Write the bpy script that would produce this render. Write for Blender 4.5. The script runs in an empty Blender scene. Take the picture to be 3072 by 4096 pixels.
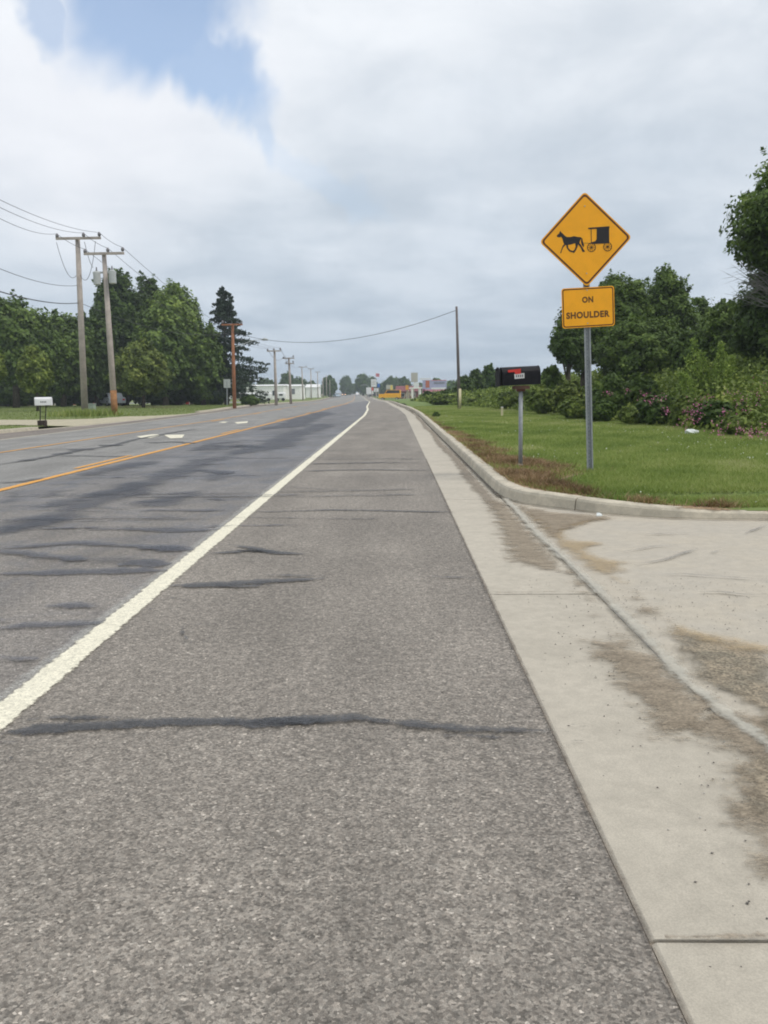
import bpy, math, random
import numpy as np
from mathutils import Vector, Matrix
sc = bpy.context.scene
COL = sc.collection

# ------------------------------------------------------------ camera survey
F = 3296.0; HC = 1.3
def _setup(xv, yv, roll):
    dY = np.array([(xv-1536)/F, -(yv-2048)/F, -1.0]); dY /= np.linalg.norm(dY)
    r = math.radians(roll); h = np.array([math.cos(r), math.sin(r), 0])
    up = np.cross(h, dY); up /= np.linalg.norm(up)
    return np.array([np.cross(dY, up), dY, up])
M = _setup(1577, 1563, 0.8)
cam = bpy.data.cameras.new('camera'); cam_o = bpy.data.objects.new('camera', cam); COL.objects.link(cam_o)
cam.sensor_fit = 'VERTICAL'; cam.sensor_height = 36; cam.lens = F/4096*36
cam.clip_start = 0.05; cam.clip_end = 9000
mw = Matrix(M.tolist()).to_4x4(); mw.translation = Vector((0, 0, HC)); cam_o.matrix_world = mw
sc.camera = cam_o

# ------------------------------------------------------------ node helpers
class NT:
    def __init__(s, tree): s.t = tree; s.n = tree.nodes; s.l = tree.links
    def add(s, typ, **kw):
        n = s.n.new(typ)
        for k, v in kw.items(): setattr(n, k, v)
        return n
    def set(s, sock, v):
        if isinstance(v, bpy.types.NodeSocket): s.l.new(v, sock)
        elif v is not None: sock.default_value = v
    def m(s, op, a, b=None, c=None, clamp=False):
        n = s.add('ShaderNodeMath', operation=op); n.use_clamp = clamp
        s.set(n.inputs[0], a)
        if b is not None: s.set(n.inputs[1], b)
        if c is not None: s.set(n.inputs[2], c)
        return n.outputs[0]
    def vm(s, op, a, b=None):
        n = s.add('ShaderNodeVectorMath', operation=op); s.set(n.inputs[0], a)
        if b is not None: s.set(n.inputs[1], b)
        return n.outputs[0]
    def noise(s, vec, scale, detail=4, rough=0.55, dist=0.0, out=0):
        n = s.add('ShaderNodeTexNoise'); s.set(n.inputs['Vector'], vec); s.set(n.inputs['Scale'], scale)
        n.inputs['Detail'].default_value = detail; n.inputs['Roughness'].default_value = rough
        n.inputs['Distortion'].default_value = dist
        return n.outputs[out]
    def voro(s, vec, scale, out='Color', feature='F1', rnd=1.0):
        n = s.add('ShaderNodeTexVoronoi', feature=feature); s.set(n.inputs['Vector'], vec); n.inputs['Scale'].default_value = scale
        n.inputs['Randomness'].default_value = rnd
        return n.outputs[out]
    def rng(s, v, a, b, c=0.0, d=1.0, smooth=True):
        n = s.add('ShaderNodeMapRange'); n.clamp = True
        if smooth: n.interpolation_type = 'SMOOTHSTEP'
        s.set(n.inputs[0], v); 
        for i, q in enumerate((a, b, c, d)): s.set(n.inputs[i+1], q)
        return n.outputs[0]
    def mix(s, f, a, b, mode='MIX'):
        n = s.add('ShaderNodeMix', data_type='RGBA', blend_type=mode)
        s.set(n.inputs[0], f); 
        s.set(n.inputs[6], a if isinstance(a, bpy.types.NodeSocket) else (*a, 1)); s.set(n.inputs[7], b if isinstance(b, bpy.types.NodeSocket) else (*b, 1))
        return n.outputs[2]
    def ramp(s, f, stops, interp='LINEAR'):
        n = s.add('ShaderNodeValToRGB'); s.set(n.inputs[0], f); cr = n.color_ramp; cr.interpolation = interp
        while len(cr.elements) > 1: cr.elements.remove(cr.elements[-1])
        cr.elements[0].position = stops[0][0]; cr.elements[0].color = (*stops[0][1], 1)
        for p, c in stops[1:]:
            e = cr.elements.new(p); e.color = (*c, 1)
        return n.outputs[0]
    def sep(s, v):
        n = s.add('ShaderNodeSeparateXYZ'); s.set(n.inputs[0], v); return n.outputs
    def comb(s, x, y, z):
        n = s.add('ShaderNodeCombineXYZ'); s.set(n.inputs[0], x); s.set(n.inputs[1], y); s.set(n.inputs[2], z); return n.outputs[0]

# ------------------------------------------------------------ world, sun
SUN_EL, SUN_AZ = math.radians(55), math.radians(112)     # azimuth from +Y, clockwise: off to the right
def tan_dir(vx, vy):                                       # a direction seen in the 1659-wide view -> (x/y, z/y)
    d = M @ np.array([(vx*1.8517-1536)/F, -(vy*1.8517-2048)/F, -1.0]); return d[0]/d[1], d[2]/d[1]
world = bpy.data.worlds.new('World'); sc.world = world; world.use_nodes = True
nt = NT(world.node_tree)
for n in list(nt.n): nt.n.remove(n)
wo = nt.add('ShaderNodeOutputWorld')
tc = nt.add('ShaderNodeTexCoord').outputs['Generated']
sky = nt.add('ShaderNodeTexSky', sky_type='NISHITA'); sky.sun_disc = False
sky.sun_elevation = SUN_EL; sky.sun_rotation = SUN_AZ; sky.air_density = 1.15; sky.dust_density = 0.6; sky.ozone_density = 2.0
bg1 = nt.add('ShaderNodeBackground'); nt.l.new(sky.outputs[0], bg1.inputs[0]); bg1.inputs[1].default_value = 0.15
sx, sy, sz = nt.sep(tc)
den = nt.m('ADD', nt.m('MAXIMUM', sz, 0.0), 0.16)
pv = nt.comb(nt.m('DIVIDE', sx, den), nt.m('DIVIDE', sy, den), 0.0)
n_big = nt.noise(pv, 0.85, 3, 0.5, 0.3)
n_mid = nt.noise(pv, 2.2, 5, 0.55, 0.3)
n_fin = nt.noise(tc, 9.0, 5, 0.6)
ysafe = nt.m('MAXIMUM', sy, 0.05)
gx = nt.m('DIVIDE', sx, ysafe); gz = nt.m('DIVIDE', sz, ysafe)
warp = nt.noise(tc, 3.6, 5, 0.62, 0.3, out=1)
wx, wy, wz = nt.sep(warp)
gx = nt.m('MULTIPLY_ADD', nt.m('SUBTRACT', wx, 0.5), 0.24, gx); gz = nt.m('MULTIPLY_ADD', nt.m('SUBTRACT', wy, 0.5), 0.24, gz)
gap = None
for (vx, vy, a, b, rot, gain) in [(300, 50, 185, 125, 8, 1.0), (425, 175, 170, 72, 42, 0.95), (545, 285, 95, 34, 55, 0.5), (690, 400, 150, 28, 32, 0.20), (70, 30, 90, 42, 62, 0.7)]:
    cx, cz = tan_dir(vx, vy); k = 1.8517/F*1.05
    ca, sa = math.cos(math.radians(-rot)), math.sin(math.radians(-rot))
    dx = nt.m('SUBTRACT', gx, cx); dz = nt.m('SUBTRACT', gz, cz)
    u = nt.m('MULTIPLY', nt.m('ADD', nt.m('MULTIPLY', dx, ca), nt.m('MULTIPLY', dz, sa)), 1/(a*k))
    v = nt.m('MULTIPLY', nt.m('SUBTRACT', nt.m('MULTIPLY', dz, ca), nt.m('MULTIPLY', dx, sa)), 1/(b*k))
    r = nt.m('SQRT', nt.m('ADD', nt.m('MULTIPLY', u, u), nt.m('MULTIPLY', v, v)))
    g = nt.rng(r, 1.3, 0.55, 0.0, gain)
    gap = g if gap is None else nt.m('MAXIMUM', gap, g)
front = nt.rng(sy, 0.05, 0.3)
gap = nt.m('MULTIPLY', gap, front)
hi = nt.rng(nt.m('ADD', n_big, nt.m('MULTIPLY', nt.m('SUBTRACT', n_mid, 0.5), 0.75)), 0.24, 0.76)
elev = nt.rng(sz, 0.0, 0.42, smooth=False)
c_low = nt.mix(hi, (0.36, 0.44, 0.53), (0.48, 0.555, 0.64))
c_high = nt.mix(hi, (0.57, 0.62, 0.68), (0.82, 0.845, 0.88))
ccol = nt.mix(elev, c_low, c_high)
ccol = nt.mix(nt.m('MULTIPLY', nt.m('SUBTRACT', n_fin, 0.5), 0.20), ccol, (1, 1, 1), 'ADD')
# brighter cloud bank on the left, round the gap
lx, lz = tan_dir(160, 230)
ld = nt.m('SQRT', nt.m('ADD', nt.m('POWER', nt.m('SUBTRACT', gx, lx), 2), nt.m('MULTIPLY', nt.m('POWER', nt.m('SUBTRACT', gz, lz), 2), 3.0)))
ccol = nt.mix(nt.m('MULTIPLY', nt.m('MULTIPLY', nt.rng(ld, 0.36, 0.05), front), 0.55), ccol, (0.90, 0.90, 0.93))
bg2 = nt.add('ShaderNodeBackground'); nt.l.new(ccol, bg2.inputs[0]); bg2.inputs[1].default_value = 1.0
ms = nt.add('ShaderNodeMixShader'); nt.l.new(nt.m('SUBTRACT', 1.0, nt.m('MULTIPLY', gap, 0.79)), ms.inputs[0])
nt.l.new(bg1.outputs[0], ms.inputs[1]); nt.l.new(bg2.outputs[0], ms.inputs[2]); nt.l.new(ms.outputs[0], wo.inputs[0])

sun = bpy.data.lights.new('sun', 'SUN'); sun.energy = 1.35; sun.angle = math.radians(14); sun.color = (1, 0.95, 0.87)
sun_o = bpy.data.objects.new('sun', sun); COL.objects.link(sun_o)
sd_ = Vector((math.sin(SUN_AZ)*math.cos(SUN_EL), math.cos(SUN_AZ)*math.cos(SUN_EL), math.sin(SUN_EL)))
sun_o.rotation_euler = sd_.to_track_quat('Z', 'Y').to_euler()
vs = sc.view_settings; vs.view_transform = 'Standard'; vs.look = 'None'; vs.gamma = 1; vs.use_curve_mapping = False; vs.exposure = 0.25
sc.cycles.filter_width = 1.9
sc.cycles.max_bounces = 6; sc.cycles.transparent_max_bounces = 24; sc.cycles.volume_bounces = 0
sc.cycles.use_denoising = True

# ------------------------------------------------------------ terrain and survey points
def G(y):
    t = np.clip((np.asarray(y, float)-55)/175, 0, 1); return -0.9*t*t*(3-2*t)
def ray(px, py):
    d = M @ np.array([(px-1536)/F, -(py-2048)/F, -1.0]); return d/d[1]
_ys = np.concatenate([np.arange(0.8, 60, .01), np.arange(60, 1500, .1)])
def P(px, py, dz=0.0):                                     # pixel of the photograph -> point on the ground raised by dz
    d = ray(px, py); h = HC+_ys*d[2]-(G(_ys)+dz); i = int(np.argmax(h < 0)); y = _ys[i]
    return Vector((d[0]*y, y, float(G(y))+dz))
def at(px, py, Y):
    d = ray(px, py)*Y; return Vector((d[0], Y, HC+d[2]))
_cy = [0, 45, 60, 70, 90, 130, 200, 300, 450, 700, 1000, 1500]; _cx = [0, 0, -.3, -.7, -1.2, -2.2, -5.0, -9.5, -17, -33, -56, -100]
def cv(y): return np.interp(y, _cy, _cx)
def kl(y): return np.interp(y, [0, 28, 38, 60, 90], [-14.1, -13.9, -13.0, -12.9, -14.2])+cv(y)
YS = np.concatenate([np.arange(-3, 60, 1.0), np.arange(60, 300, 4), np.arange(300, 1401, 20)])

# ------------------------------------------------------------ object helpers
def tag(o, label=None, cat=None, group=None, kind=None):
    if label: o['label'] = label
    if cat: o['category'] = cat
    if group: o['group'] = group
    if kind: o['kind'] = kind
    return o
def empty(name, loc, label=None, cat=None, group=None, rz=0):
    o = bpy.data.objects.new(name, None); COL.objects.link(o); o.location = loc; o.rotation_euler = (0, 0, rz)
    o.empty_display_size = 0.2
    return tag(o, label, cat, group)
def link(name, me, mat, parent=None, loc=None):
    o = bpy.data.objects.new(name, me); COL.objects.link(o)
    if mat and not me.materials: me.materials.append(mat)
    if parent: o.parent = parent
    if loc is not None: o.location = loc
    return o
def npmesh(name, V, faces_n, idx, attrs=None, smooth=False):
    V = np.asarray(V, np.float32); idx = np.asarray(idx, np.int32).ravel()
    me = bpy.data.meshes.new(name); nf = len(idx)//faces_n
    me.vertices.add(len(V)); me.vertices.foreach_set('co', V.ravel())
    me.loops.add(len(idx)); me.loops.foreach_set('vertex_index', idx)
    me.polygons.add(nf); me.polygons.foreach_set('loop_start', np.arange(nf, dtype=np.int32)*faces_n)
    me.polygons.foreach_set('loop_total', np.full(nf, faces_n, np.int32))
    if attrs:
        for k, a in attrs.items():
            at_ = me.attributes.new(k, 'FLOAT', 'POINT'); at_.data.foreach_set('value', np.asarray(a, np.float32))
    me.update(calc_edges=True)
    if smooth: me.shade_smooth()
    return me
class MB:
    def __init__(s): s.v = []; s.f = []
    def add(s, vs, fs):
        b = len(s.v); s.v += [tuple(v) for v in vs]; s.f += [tuple(i+b for i in f) for f in fs]; return s
    def box(s, c, d, rz=0.0):
        x, y, z = [q/2 for q in d]; vs = []
        for sx_ in (-1, 1):
            for sy_ in (-1, 1):
                for sz_ in (-1, 1):
                    a, b_ = sx_*x, sy_*y
                    vs.append((c[0]+a*math.cos(rz)-b_*math.sin(rz), c[1]+a*math.sin(rz)+b_*math.cos(rz), c[2]+sz_*z))
        return s.add(vs, [(0, 1, 3, 2), (4, 6, 7, 5), (0, 4, 5, 1), (2, 3, 7, 6), (0, 2, 6, 4), (1, 5, 7, 3)])
    def tube(s, pts, rad, n=8, cap=True):
        pts = [Vector(p) for p in pts]
        if not isinstance(rad, (list, tuple)): rad = [rad]*len(pts)
        vs = []; fs = []
        for i, p in enumerate(pts):
            d = (pts[min(i+1, len(pts)-1)]-pts[max(i-1, 0)]).normalized()
            a = d.cross(Vector((0.0, 1, 0)) if abs(d.z) > .7 else Vector((0, 0, 1))).normalized(); b = d.cross(a)
            for k in range(n):
                t = 2*math.pi*k/n; vs.append(p+(a*math.cos(t)+b*math.sin(t))*rad[i])
        for i in range(len(pts)-1):
            for k in range(n):
                q = (k+1) % n; fs.append((i*n+k, i*n+q, (i+1)*n+q, (i+1)*n+k))
        if cap: fs.append(tuple(range(n))[::-1]); fs.append(tuple((len(pts)-1)*n+k for k in range(n)))
        return s.add(vs, fs)
    def prism(s, poly, axis_o, u, v, w, depth):           # polygon in (u,v) extruded along w
        o = Vector(axis_o); u = Vector(u); v = Vector(v); w = Vector(w); n = len(poly)
        vs = [o+u*p[0]+v*p[1] for p in poly]+[o+u*p[0]+v*p[1]+w*depth for p in poly]
        fs = [tuple(range(n)), tuple(range(2*n-1, n-1, -1))]+[(i, i+n, (i+1) % n+n, (i+1) % n) for i in range(n)]
        return s.add(vs, fs)
    def mesh(s, name, smooth=False):
        me = bpy.data.meshes.new(name); me.from_pydata(s.v, [], s.f); me.update()
        if smooth: me.shade_smooth()
        return me
    def build(s, name, mat, parent=None, smooth=False, bevel=0.0, loc=None):
        o = link(name, s.mesh(name, smooth), mat, parent, loc)
        if bevel:
            b = o.modifiers.new('bevel', 'BEVEL'); b.width = bevel; b.segments = 2; b.limit_method = 'ANGLE'
        return o

# ------------------------------------------------------------ materials
def newmat(name):
    m = bpy.data.materials.new(name); m.use_nodes = True; n = NT(m.node_tree)
    b = n.n['Principled BSDF']; return m, n, b
def OC(n): return n.add('ShaderNodeTexCoord').outputs['Object']
def simple(name, col, rough=0.6, var=0.12, scale=6.0, metal=0.0, spec=0.4, bump=0.0, dirt=None):
    m, n, b = newmat(name); v = OC(n); k = n.noise(v, scale, 5, 0.6)
    c = n.mix(n.rng(k, 0.3, 0.7), [q*(1-var) for q in col], [min(1, q*(1+var)) for q in col])
    if dirt:
        k2 = n.noise(v, scale*0.37, 5, 0.7); c = n.mix(n.rng(k2, 0.5, 0.75, 0, 0.8), c, dirt)
    n.l.new(c, b.inputs['Base Color']); b.inputs['Roughness'].default_value = rough; b.inputs['Metallic'].default_value = metal
    b.inputs['Specular IOR Level'].default_value = spec
    if bump:
        bp = n.add('ShaderNodeBump'); bp.inputs['Strength'].default_value = bump; bp.inputs['Distance'].default_value = 0.01
        n.l.new(n.noise(v, scale*4, 4), bp.inputs['Height']); n.l.new(bp.outputs[0], b.inputs['Normal'])
    return m
def alpha_out(m, n, b, fac):
    tr = n.add('ShaderNodeBsdfTransparent'); mx = n.add('ShaderNodeMixShader'); out = n.n['Material Output']
    n.l.new(fac, mx.inputs[0]); n.l.new(tr.outputs[0], mx.inputs[1]); n.l.new(b.outputs[0], mx.inputs[2]); n.l.new(mx.outputs[0], out.inputs[0])
def attr(n, name): return n.add('ShaderNodeAttribute', attribute_name=name).outputs['Fac']

def asphalt(name, base, warm, streak=False, blue=0.0):
    m, n, b = newmat(name); v = OC(n)
    cr = n.voro(v, 135); r1 = n.sep(cr)[0]; r2 = n.sep(cr)[1]
    sh = n.ramp(r1, [(0, (.52,)*3), (.3, (.80,)*3), (.62, (1.02,)*3), (.9, (1.32,)*3), (.975, (1.45,)*3), (.992, (1.9,)*3), (1, (2.4,)*3)])
    fine = n.rng(n.noise(v, 300, 3, 0.7), 0.3, 0.7, 0.72, 1.28)
    mid = n.rng(n.noise(v, 24, 4, 0.6), 0.32, 0.68, 0.82, 1.18)
    big = n.rng(n.noise(v, 0.7, 4, 0.6), 0.3, 0.7, 0.90, 1.10)
    c = n.mix(r2, base, warm); c = n.mix(1.0, c, sh, 'MULTIPLY')
    sx1, sy1, sz1 = n.sep(v); lng = n.rng(n.noise(n.comb(n.m('MULTIPLY', sx1, 1.5), n.m('MULTIPLY', sy1, .28), 0), 1.0, 5, 0.6), 0.3, 0.7, 0.86, 1.12)
    spot = n.rng(n.voro(n.vm('ADD', v, (3.1, 1.7, 0)), 3.1, 'Distance'), 0.02, 0.05, 0.6, 1.0)
    k = n.m('MULTIPLY', n.m('MULTIPLY', n.m('MULTIPLY', fine, mid), big), n.m('MULTIPLY', lng, spot))
    if streak:
        c = n.mix(n.m('MULTIPLY', n.rng(n.sep(v)[0], -5.8, -5.0), 0.8), c, n.mix(1.0, c, (0.86, 0.79, 0.74), 'MULTIPLY'))
        px_, py_, pz_ = n.sep(v)
        sv = n.comb(n.m('MULTIPLY', px_, 0.7), n.m('MULTIPLY', py_, 0.55), 0)
        s1 = n.noise(sv, 1.6, 6, 0.62, 1.2)
        far = n.rng(py_, 2.5, 9.0, 0.15, 1.0)
        lane = n.rng(px_, -5.8, -5.0)
        dk0 = n.m('MULTIPLY', n.m('MULTIPLY', lane, n.rng(py_, 6.0, 16.0)), 0.45); c = n.mix(dk0, c, (0.135, 0.150, 0.180))
        dk = n.m('MULTIPLY', n.m('MULTIPLY', n.rng(s1, 0.44, 0.66), far), n.m('MULTIPLY_ADD', lane, 0.95, 0.05))
        c = n.mix(n.m('MULTIPLY', dk, 0.40), c, (0.10, 0.118, 0.155))
    kc = n.comb(k, k, k); c = n.mix(1.0, c, kc, 'MULTIPLY')
    n.l.new(c, b.inputs['Base Color']); b.inputs['Roughness'].default_value = 0.78; b.inputs['Specular IOR Level'].default_value = 0.35
    bp = n.add('ShaderNodeBump'); bp.inputs['Strength'].default_value = 0.5; bp.inputs['Distance'].default_value = 0.004
    n.l.new(n.voro(v, 88, 'Distance'), bp.inputs['Height']); n.l.new(bp.outputs[0], b.inputs['Normal'])
    return m
M_lane = asphalt('lane_asphalt', (0.245, 0.240, 0.230), (0.262, 0.250, 0.230), streak=True)
M_shoulder = asphalt('shoulder_asphalt', (0.226, 0.205, 0.178), (0.252, 0.221, 0.188))
M_lshoulder = asphalt('far_shoulder_asphalt', (0.20, 0.175, 0.155), (0.23, 0.195, 0.165))

def patchmat(name, col, col2, amp=0.06, soft=0.03, nscale=7, op=1.0, speck=90, rough=0.8, speckle=0.35, holes=0.0, st=(1, 1, 1)):
    m, n, b = newmat(name); v = n.vm('MULTIPLY', OC(n), st); d = attr(n, 'd')
    k = n.noise(v, nscale, 6, 0.7); k2 = n.noise(v, nscale*7, 4, 0.7)
    dd = n.m('ADD', d, n.m('ADD', n.m('MULTIPLY', n.m('SUBTRACT', k, 0.5), amp*2.6), n.m('MULTIPLY', n.m('SUBTRACT', k2, 0.5), amp*1.2)))
    f = n.rng(dd, 0.0, soft, 0, op)
    if holes:
        h = n.rng(n.noise(v, 160, 3, 0.7), 0.62-holes*0.3, 0.72-holes*0.3, 1.0, 0.35); f = n.m('MULTIPLY', f, h)
    g = n.sep(n.voro(v, speck))[0]
    c = n.mix(n.rng(n.noise(v, nscale*1.6, 5, 0.7), 0.35, 0.65), col, col2)
    gg = n.rng(g, 0, 1, 1-speckle, 1+speckle, smooth=False); c = n.mix(1.0, c, n.comb(gg, gg, gg), 'MULTIPLY')
    n.l.new(c, b.inputs['Base Color']); b.inputs['Roughness'].default_value = rough; b.inputs['Specular IOR Level'].default_value = 0.3
    alpha_out(m, n, b, f); return m
M_tar = patchmat('crack_sealant', (0.058, 0.060, 0.066), (0.078, 0.080, 0.086), amp=0.036, soft=0.026, nscale=15, op=0.76, rough=0.5, holes=0.32)
M_tarb = patchmat('bluish_sealant', (0.088, 0.095, 0.118), (0.110, 0.116, 0.138), amp=0.06, soft=0.06, nscale=7, op=0.60, rough=0.55, holes=0.3, st=(.7, 1.3, 1))
M_tarf = patchmat('worn_sealant', (0.088, 0.098, 0.122), (0.10, 0.108, 0.13), amp=0.20, soft=0.30, nscale=2.2, op=0.42, rough=0.65, st=(.6, 1.5, 1))
M_white = patchmat('white_road_paint', (0.81, 0.76, 0.61), (0.70, 0.66, 0.53), amp=0.034, soft=0.014, nscale=16, speckle=0.15, holes=0.12)
M_smear = patchmat('worn_white_paint', (0.60, 0.59, 0.54), (0.45, 0.44, 0.42), amp=0.04, soft=0.05, nscale=8, op=0.55, holes=0.5)
M_yellow = patchmat('yellow_road_paint', (0.80, 0.40, 0.09), (0.72, 0.36, 0.085), amp=0.03, soft=0.02, nscale=5, speckle=0.12, op=0.92)
M_dirt = patchmat('dirt_on_concrete', (0.25, 0.205, 0.15), (0.35, 0.29, 0.215), amp=0.20, soft=0.15, nscale=5.5, op=0.80, speckle=0.35, speck=150, st=(.8, 1.4, 1))
M_sand = patchmat('sand_drift', (0.46, 0.35, 0.205), (0.40, 0.31, 0.195), amp=0.12, soft=0.15, nscale=3.5, op=0.66, speckle=0.15)
M_grit = patchmat('coarse_grit', (0.20, 0.175, 0.13), (0.34, 0.28, 0.20), amp=0.15, soft=0.14, nscale=4, op=0.85, speckle=0.5, speck=110)
M_mark = patchmat('tyre_mark', (0.20, 0.19, 0.18), (0.26, 0.25, 0.23), amp=0.02, soft=0.03, nscale=5, op=0.55)
M_soil = patchmat('dead_grass_soil', (0.24, 0.155, 0.09), (0.38, 0.27, 0.165), amp=0.14, soft=0.10, nscale=5, speckle=0.5, speck=60)
M_pale = patchmat('pale_gravel_drive', (0.47, 0.42, 0.30), (0.40, 0.36, 0.26), amp=0.25, soft=0.25, nscale=1.1, speckle=0.2)
M_bare = patchmat('bare_ground', (0.20, 0.15, 0.09), (0.15, 0.13, 0.07), amp=0.9, soft=1.0, nscale=0.4, op=0.8)
M_lot = patchmat('grey_side_road', (0.24, 0.25, 0.27), (0.28, 0.28, 0.28), amp=0.2, soft=0.3, nscale=0.6)

def concrete(name, col, stain, sc_=1.0):
    m, n, b = newmat(name); v = OC(n)
    info = n.add('ShaderNodeObjectInfo').outputs['Random']
    k = n.noise(v, 2.2*sc_, 6, 0.65); k2 = n.noise(v, 14*sc_, 5, 0.65); k3 = n.noise(v, 190, 3, 0.7)
    c = n.mix(n.rng(k, 0.35, 0.68), col, stain)
    t = n.m('MULTIPLY', n.rng(k2, 0.3, 0.7, 0.93, 1.06), n.rng(k3, 0.3, 0.7, 0.88, 1.12))
    t = n.m('MULTIPLY', t, n.rng(info, 0, 1, 0.96, 1.03, smooth=False))
    pit = n.rng(n.voro(v, 7, 'Distance'), 0.035, 0.06, 0.45, 1.0); t = n.m('MULTIPLY', t, pit)
    c = n.mix(1.0, c, n.comb(t, t, t), 'MULTIPLY'); n.l.new(c, b.inputs['Base Color']); b.inputs['Roughness'].default_value = 0.85
    bp = n.add('ShaderNodeBump'); bp.inputs['Strength'].default_value = 0.25; bp.inputs['Distance'].default_value = 0.003
    n.l.new(k3, bp.inputs['Height']); n.l.new(bp.outputs[0], b.inputs['Normal']); return m
M_gutter = concrete('gutter_concrete', (0.475, 0.430, 0.355), (0.42, 0.38, 0.312))
M_kerb = concrete('kerb_concrete', (0.58, 0.52, 0.41), (0.42, 0.38, 0.30), 2.0)
M_apron = concrete('driveway_concrete', (0.440, 0.400, 0.335), (0.47, 0.42, 0.34), 0.7)
M_joint = simple('joint_filler', (0.28, 0.24, 0.19), 0.9, 0.3, 20)

def grassmat(name, a, b_, c_, s=0.5):
    m, n, b = newmat(name); v = OC(n)
    k = n.noise(v, s, 6, 0.65); k2 = n.noise(v, s*9, 5, 0.7); k3 = n.noise(v, 60, 3, 0.7)
    c = n.mix(n.rng(k, 0.33, 0.68), a, b_); c = n.mix(n.rng(k2, 0.45, 0.75, 0, 0.7), c, c_)
    t = n.rng(k3, 0.3, 0.7, 0.7, 1.3); c = n.mix(1.0, c, n.comb(t, t, t), 'MULTIPLY')
    n.l.new(c, b.inputs['Base Color']); b.inputs['Roughness'].default_value = 0.9; b.inputs['Specular IOR Level'].default_value = 0.15; return m
M_verge = grassmat('mown_grass', (0.13, 0.19, 0.052), (0.165, 0.22, 0.066), (0.20, 0.22, 0.09))
M_lawn = grassmat('lawn_grass', (0.155, 0.195, 0.062), (0.18, 0.22, 0.075), (0.22, 0.22, 0.10), 0.25)
M_field = grassmat('field_ground', (0.07, 0.10, 0.035), (0.09, 0.115, 0.045), (0.11, 0.11, 0.055), 0.02)
M_ballast = simple('railway_ballast', (0.26, 0.25, 0.24), 0.9, 0.35, 8, bump=0.5)

def leafmat(name, stops, trans=0.28, noise_s=0.6, rough=0.55):
    m, n, b = newmat(name); t = attr(n, 't'); v = OC(n)
    k = n.rng(n.noise(v, noise_s, 3, 0.6), 0.35, 0.65, -0.14, 0.14)
    c = n.ramp(n.m('ADD', t, k, clamp=True), stops)
    n.l.new(c, b.inputs['Base Color']); b.inputs['Roughness'].default_value = rough; b.inputs['Specular IOR Level'].default_value = 0.25
    tl = n.add('ShaderNodeBsdfTranslucent'); n.l.new(n.mix(0.6, c, (0.10, 0.16, 0.02)), tl.inputs[0])
    mx = n.add('ShaderNodeMixShader'); mx.inputs[0].default_value = trans
    n.l.new(b.outputs[0], mx.inputs[1]); n.l.new(tl.outputs[0], mx.inputs[2]); n.l.new(mx.outputs[0], n.n['Material Output'].inputs[0]); return m
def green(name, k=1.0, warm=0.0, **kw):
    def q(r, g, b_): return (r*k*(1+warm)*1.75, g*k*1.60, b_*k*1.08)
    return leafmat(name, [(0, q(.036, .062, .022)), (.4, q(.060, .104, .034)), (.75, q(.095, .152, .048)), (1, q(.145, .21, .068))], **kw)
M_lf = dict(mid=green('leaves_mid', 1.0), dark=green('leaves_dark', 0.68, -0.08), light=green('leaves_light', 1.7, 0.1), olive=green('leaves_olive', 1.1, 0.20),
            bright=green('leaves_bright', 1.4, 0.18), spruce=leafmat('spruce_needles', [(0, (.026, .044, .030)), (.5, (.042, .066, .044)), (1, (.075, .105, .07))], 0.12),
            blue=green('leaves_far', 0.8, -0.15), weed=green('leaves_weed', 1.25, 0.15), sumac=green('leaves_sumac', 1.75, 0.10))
M_blade = leafmat('grass_blades', [(0, (.19, .26, .065)), (.45, (.31, .39, .10)), (.8, (.44, .48, .16)), (1, (.56, .54, .28))], 0.40, 0.45)
M_dead = leafmat('dead_grass_blades', [(0, (.11, .060, .030)), (.4, (.25, .145, .080)), (.7, (.42, .28, .16)), (1, (.62, .47, .29))], 0.2, 2.0)
M_pink = leafmat('pink_petals', [(0, (.62, .12, .34)), (.6, (.78, .24, .48)), (1, (.78, .36, .50))], 0.25)
M_clover = simple('clover_petals', (0.55, 0.58, 0.45), 0.7)
M_bark = simple('tree_bark', (0.085, 0.07, 0.052), 0.95, 0.4, 5, bump=0.6)
M_greybark = simple('dead_branches', (0.24, 0.22, 0.21), 0.95, 0.3, 5)
M_pole = simple('weathered_pole_wood', (0.42, 0.37, 0.33), 0.9, 0.15, 3.0, dirt=(0.32, 0.28, 0.24))
M_poled = simple('dark_weathered_wood', (0.16, 0.14, 0.135), 0.9, 0.2, 3.0)
M_poler = simple('reddish_pole_wood', (0.33, 0.145, 0.075), 0.9, 0.2, 3.0)
M_poleb = simple('brown_pole_foot', (0.30, 0.15, 0.065), 0.9, 0.3, 5.0)
M_ins = simple('porcelain_insulator', (0.20, 0.19, 0.20), 0.35)
M_wire = simple('dark_wire', (0.06, 0.06, 0.065), 0.6)
M_can = simple('grey_painted_steel', (0.44, 0.46, 0.45), 0.45, 0.06)
M_galv = simple('galvanised_steel', (0.30, 0.32, 0.335), 0.6, 0.12, 18, metal=0.1)
M_hole = simple('dark_hole', (0.11, 0.12, 0.13), 0.9)
M_bolt = simple('bolt_head', (0.50, 0.47, 0.38), 0.4, metal=0.6)
M_signy = simple('yellow_reflective_sheeting', (0.95, 0.415, 0.008), 0.42, 0.05, 5)
M_signk = simple('black_sign_ink', (0.016, 0.013, 0.014), 0.5, 0.1)
M_signb = simple('dark_border_ink', (0.10, 0.030, 0.010), 0.5, 0.1)
M_signl = simple('faded_lettering_ink', (0.13, 0.055, 0.010), 0.5, 0.1)
M_signback = simple('sign_back_aluminium', (0.4, 0.4, 0.4), 0.5, metal=0.5)
M_black = simple('black_enamel', (0.010, 0.010, 0.014), 0.5, 0.25, 12, spec=.2)
M_red = simple('red_flag_plastic', (0.65, 0.045, 0.035), 0.5)
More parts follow.
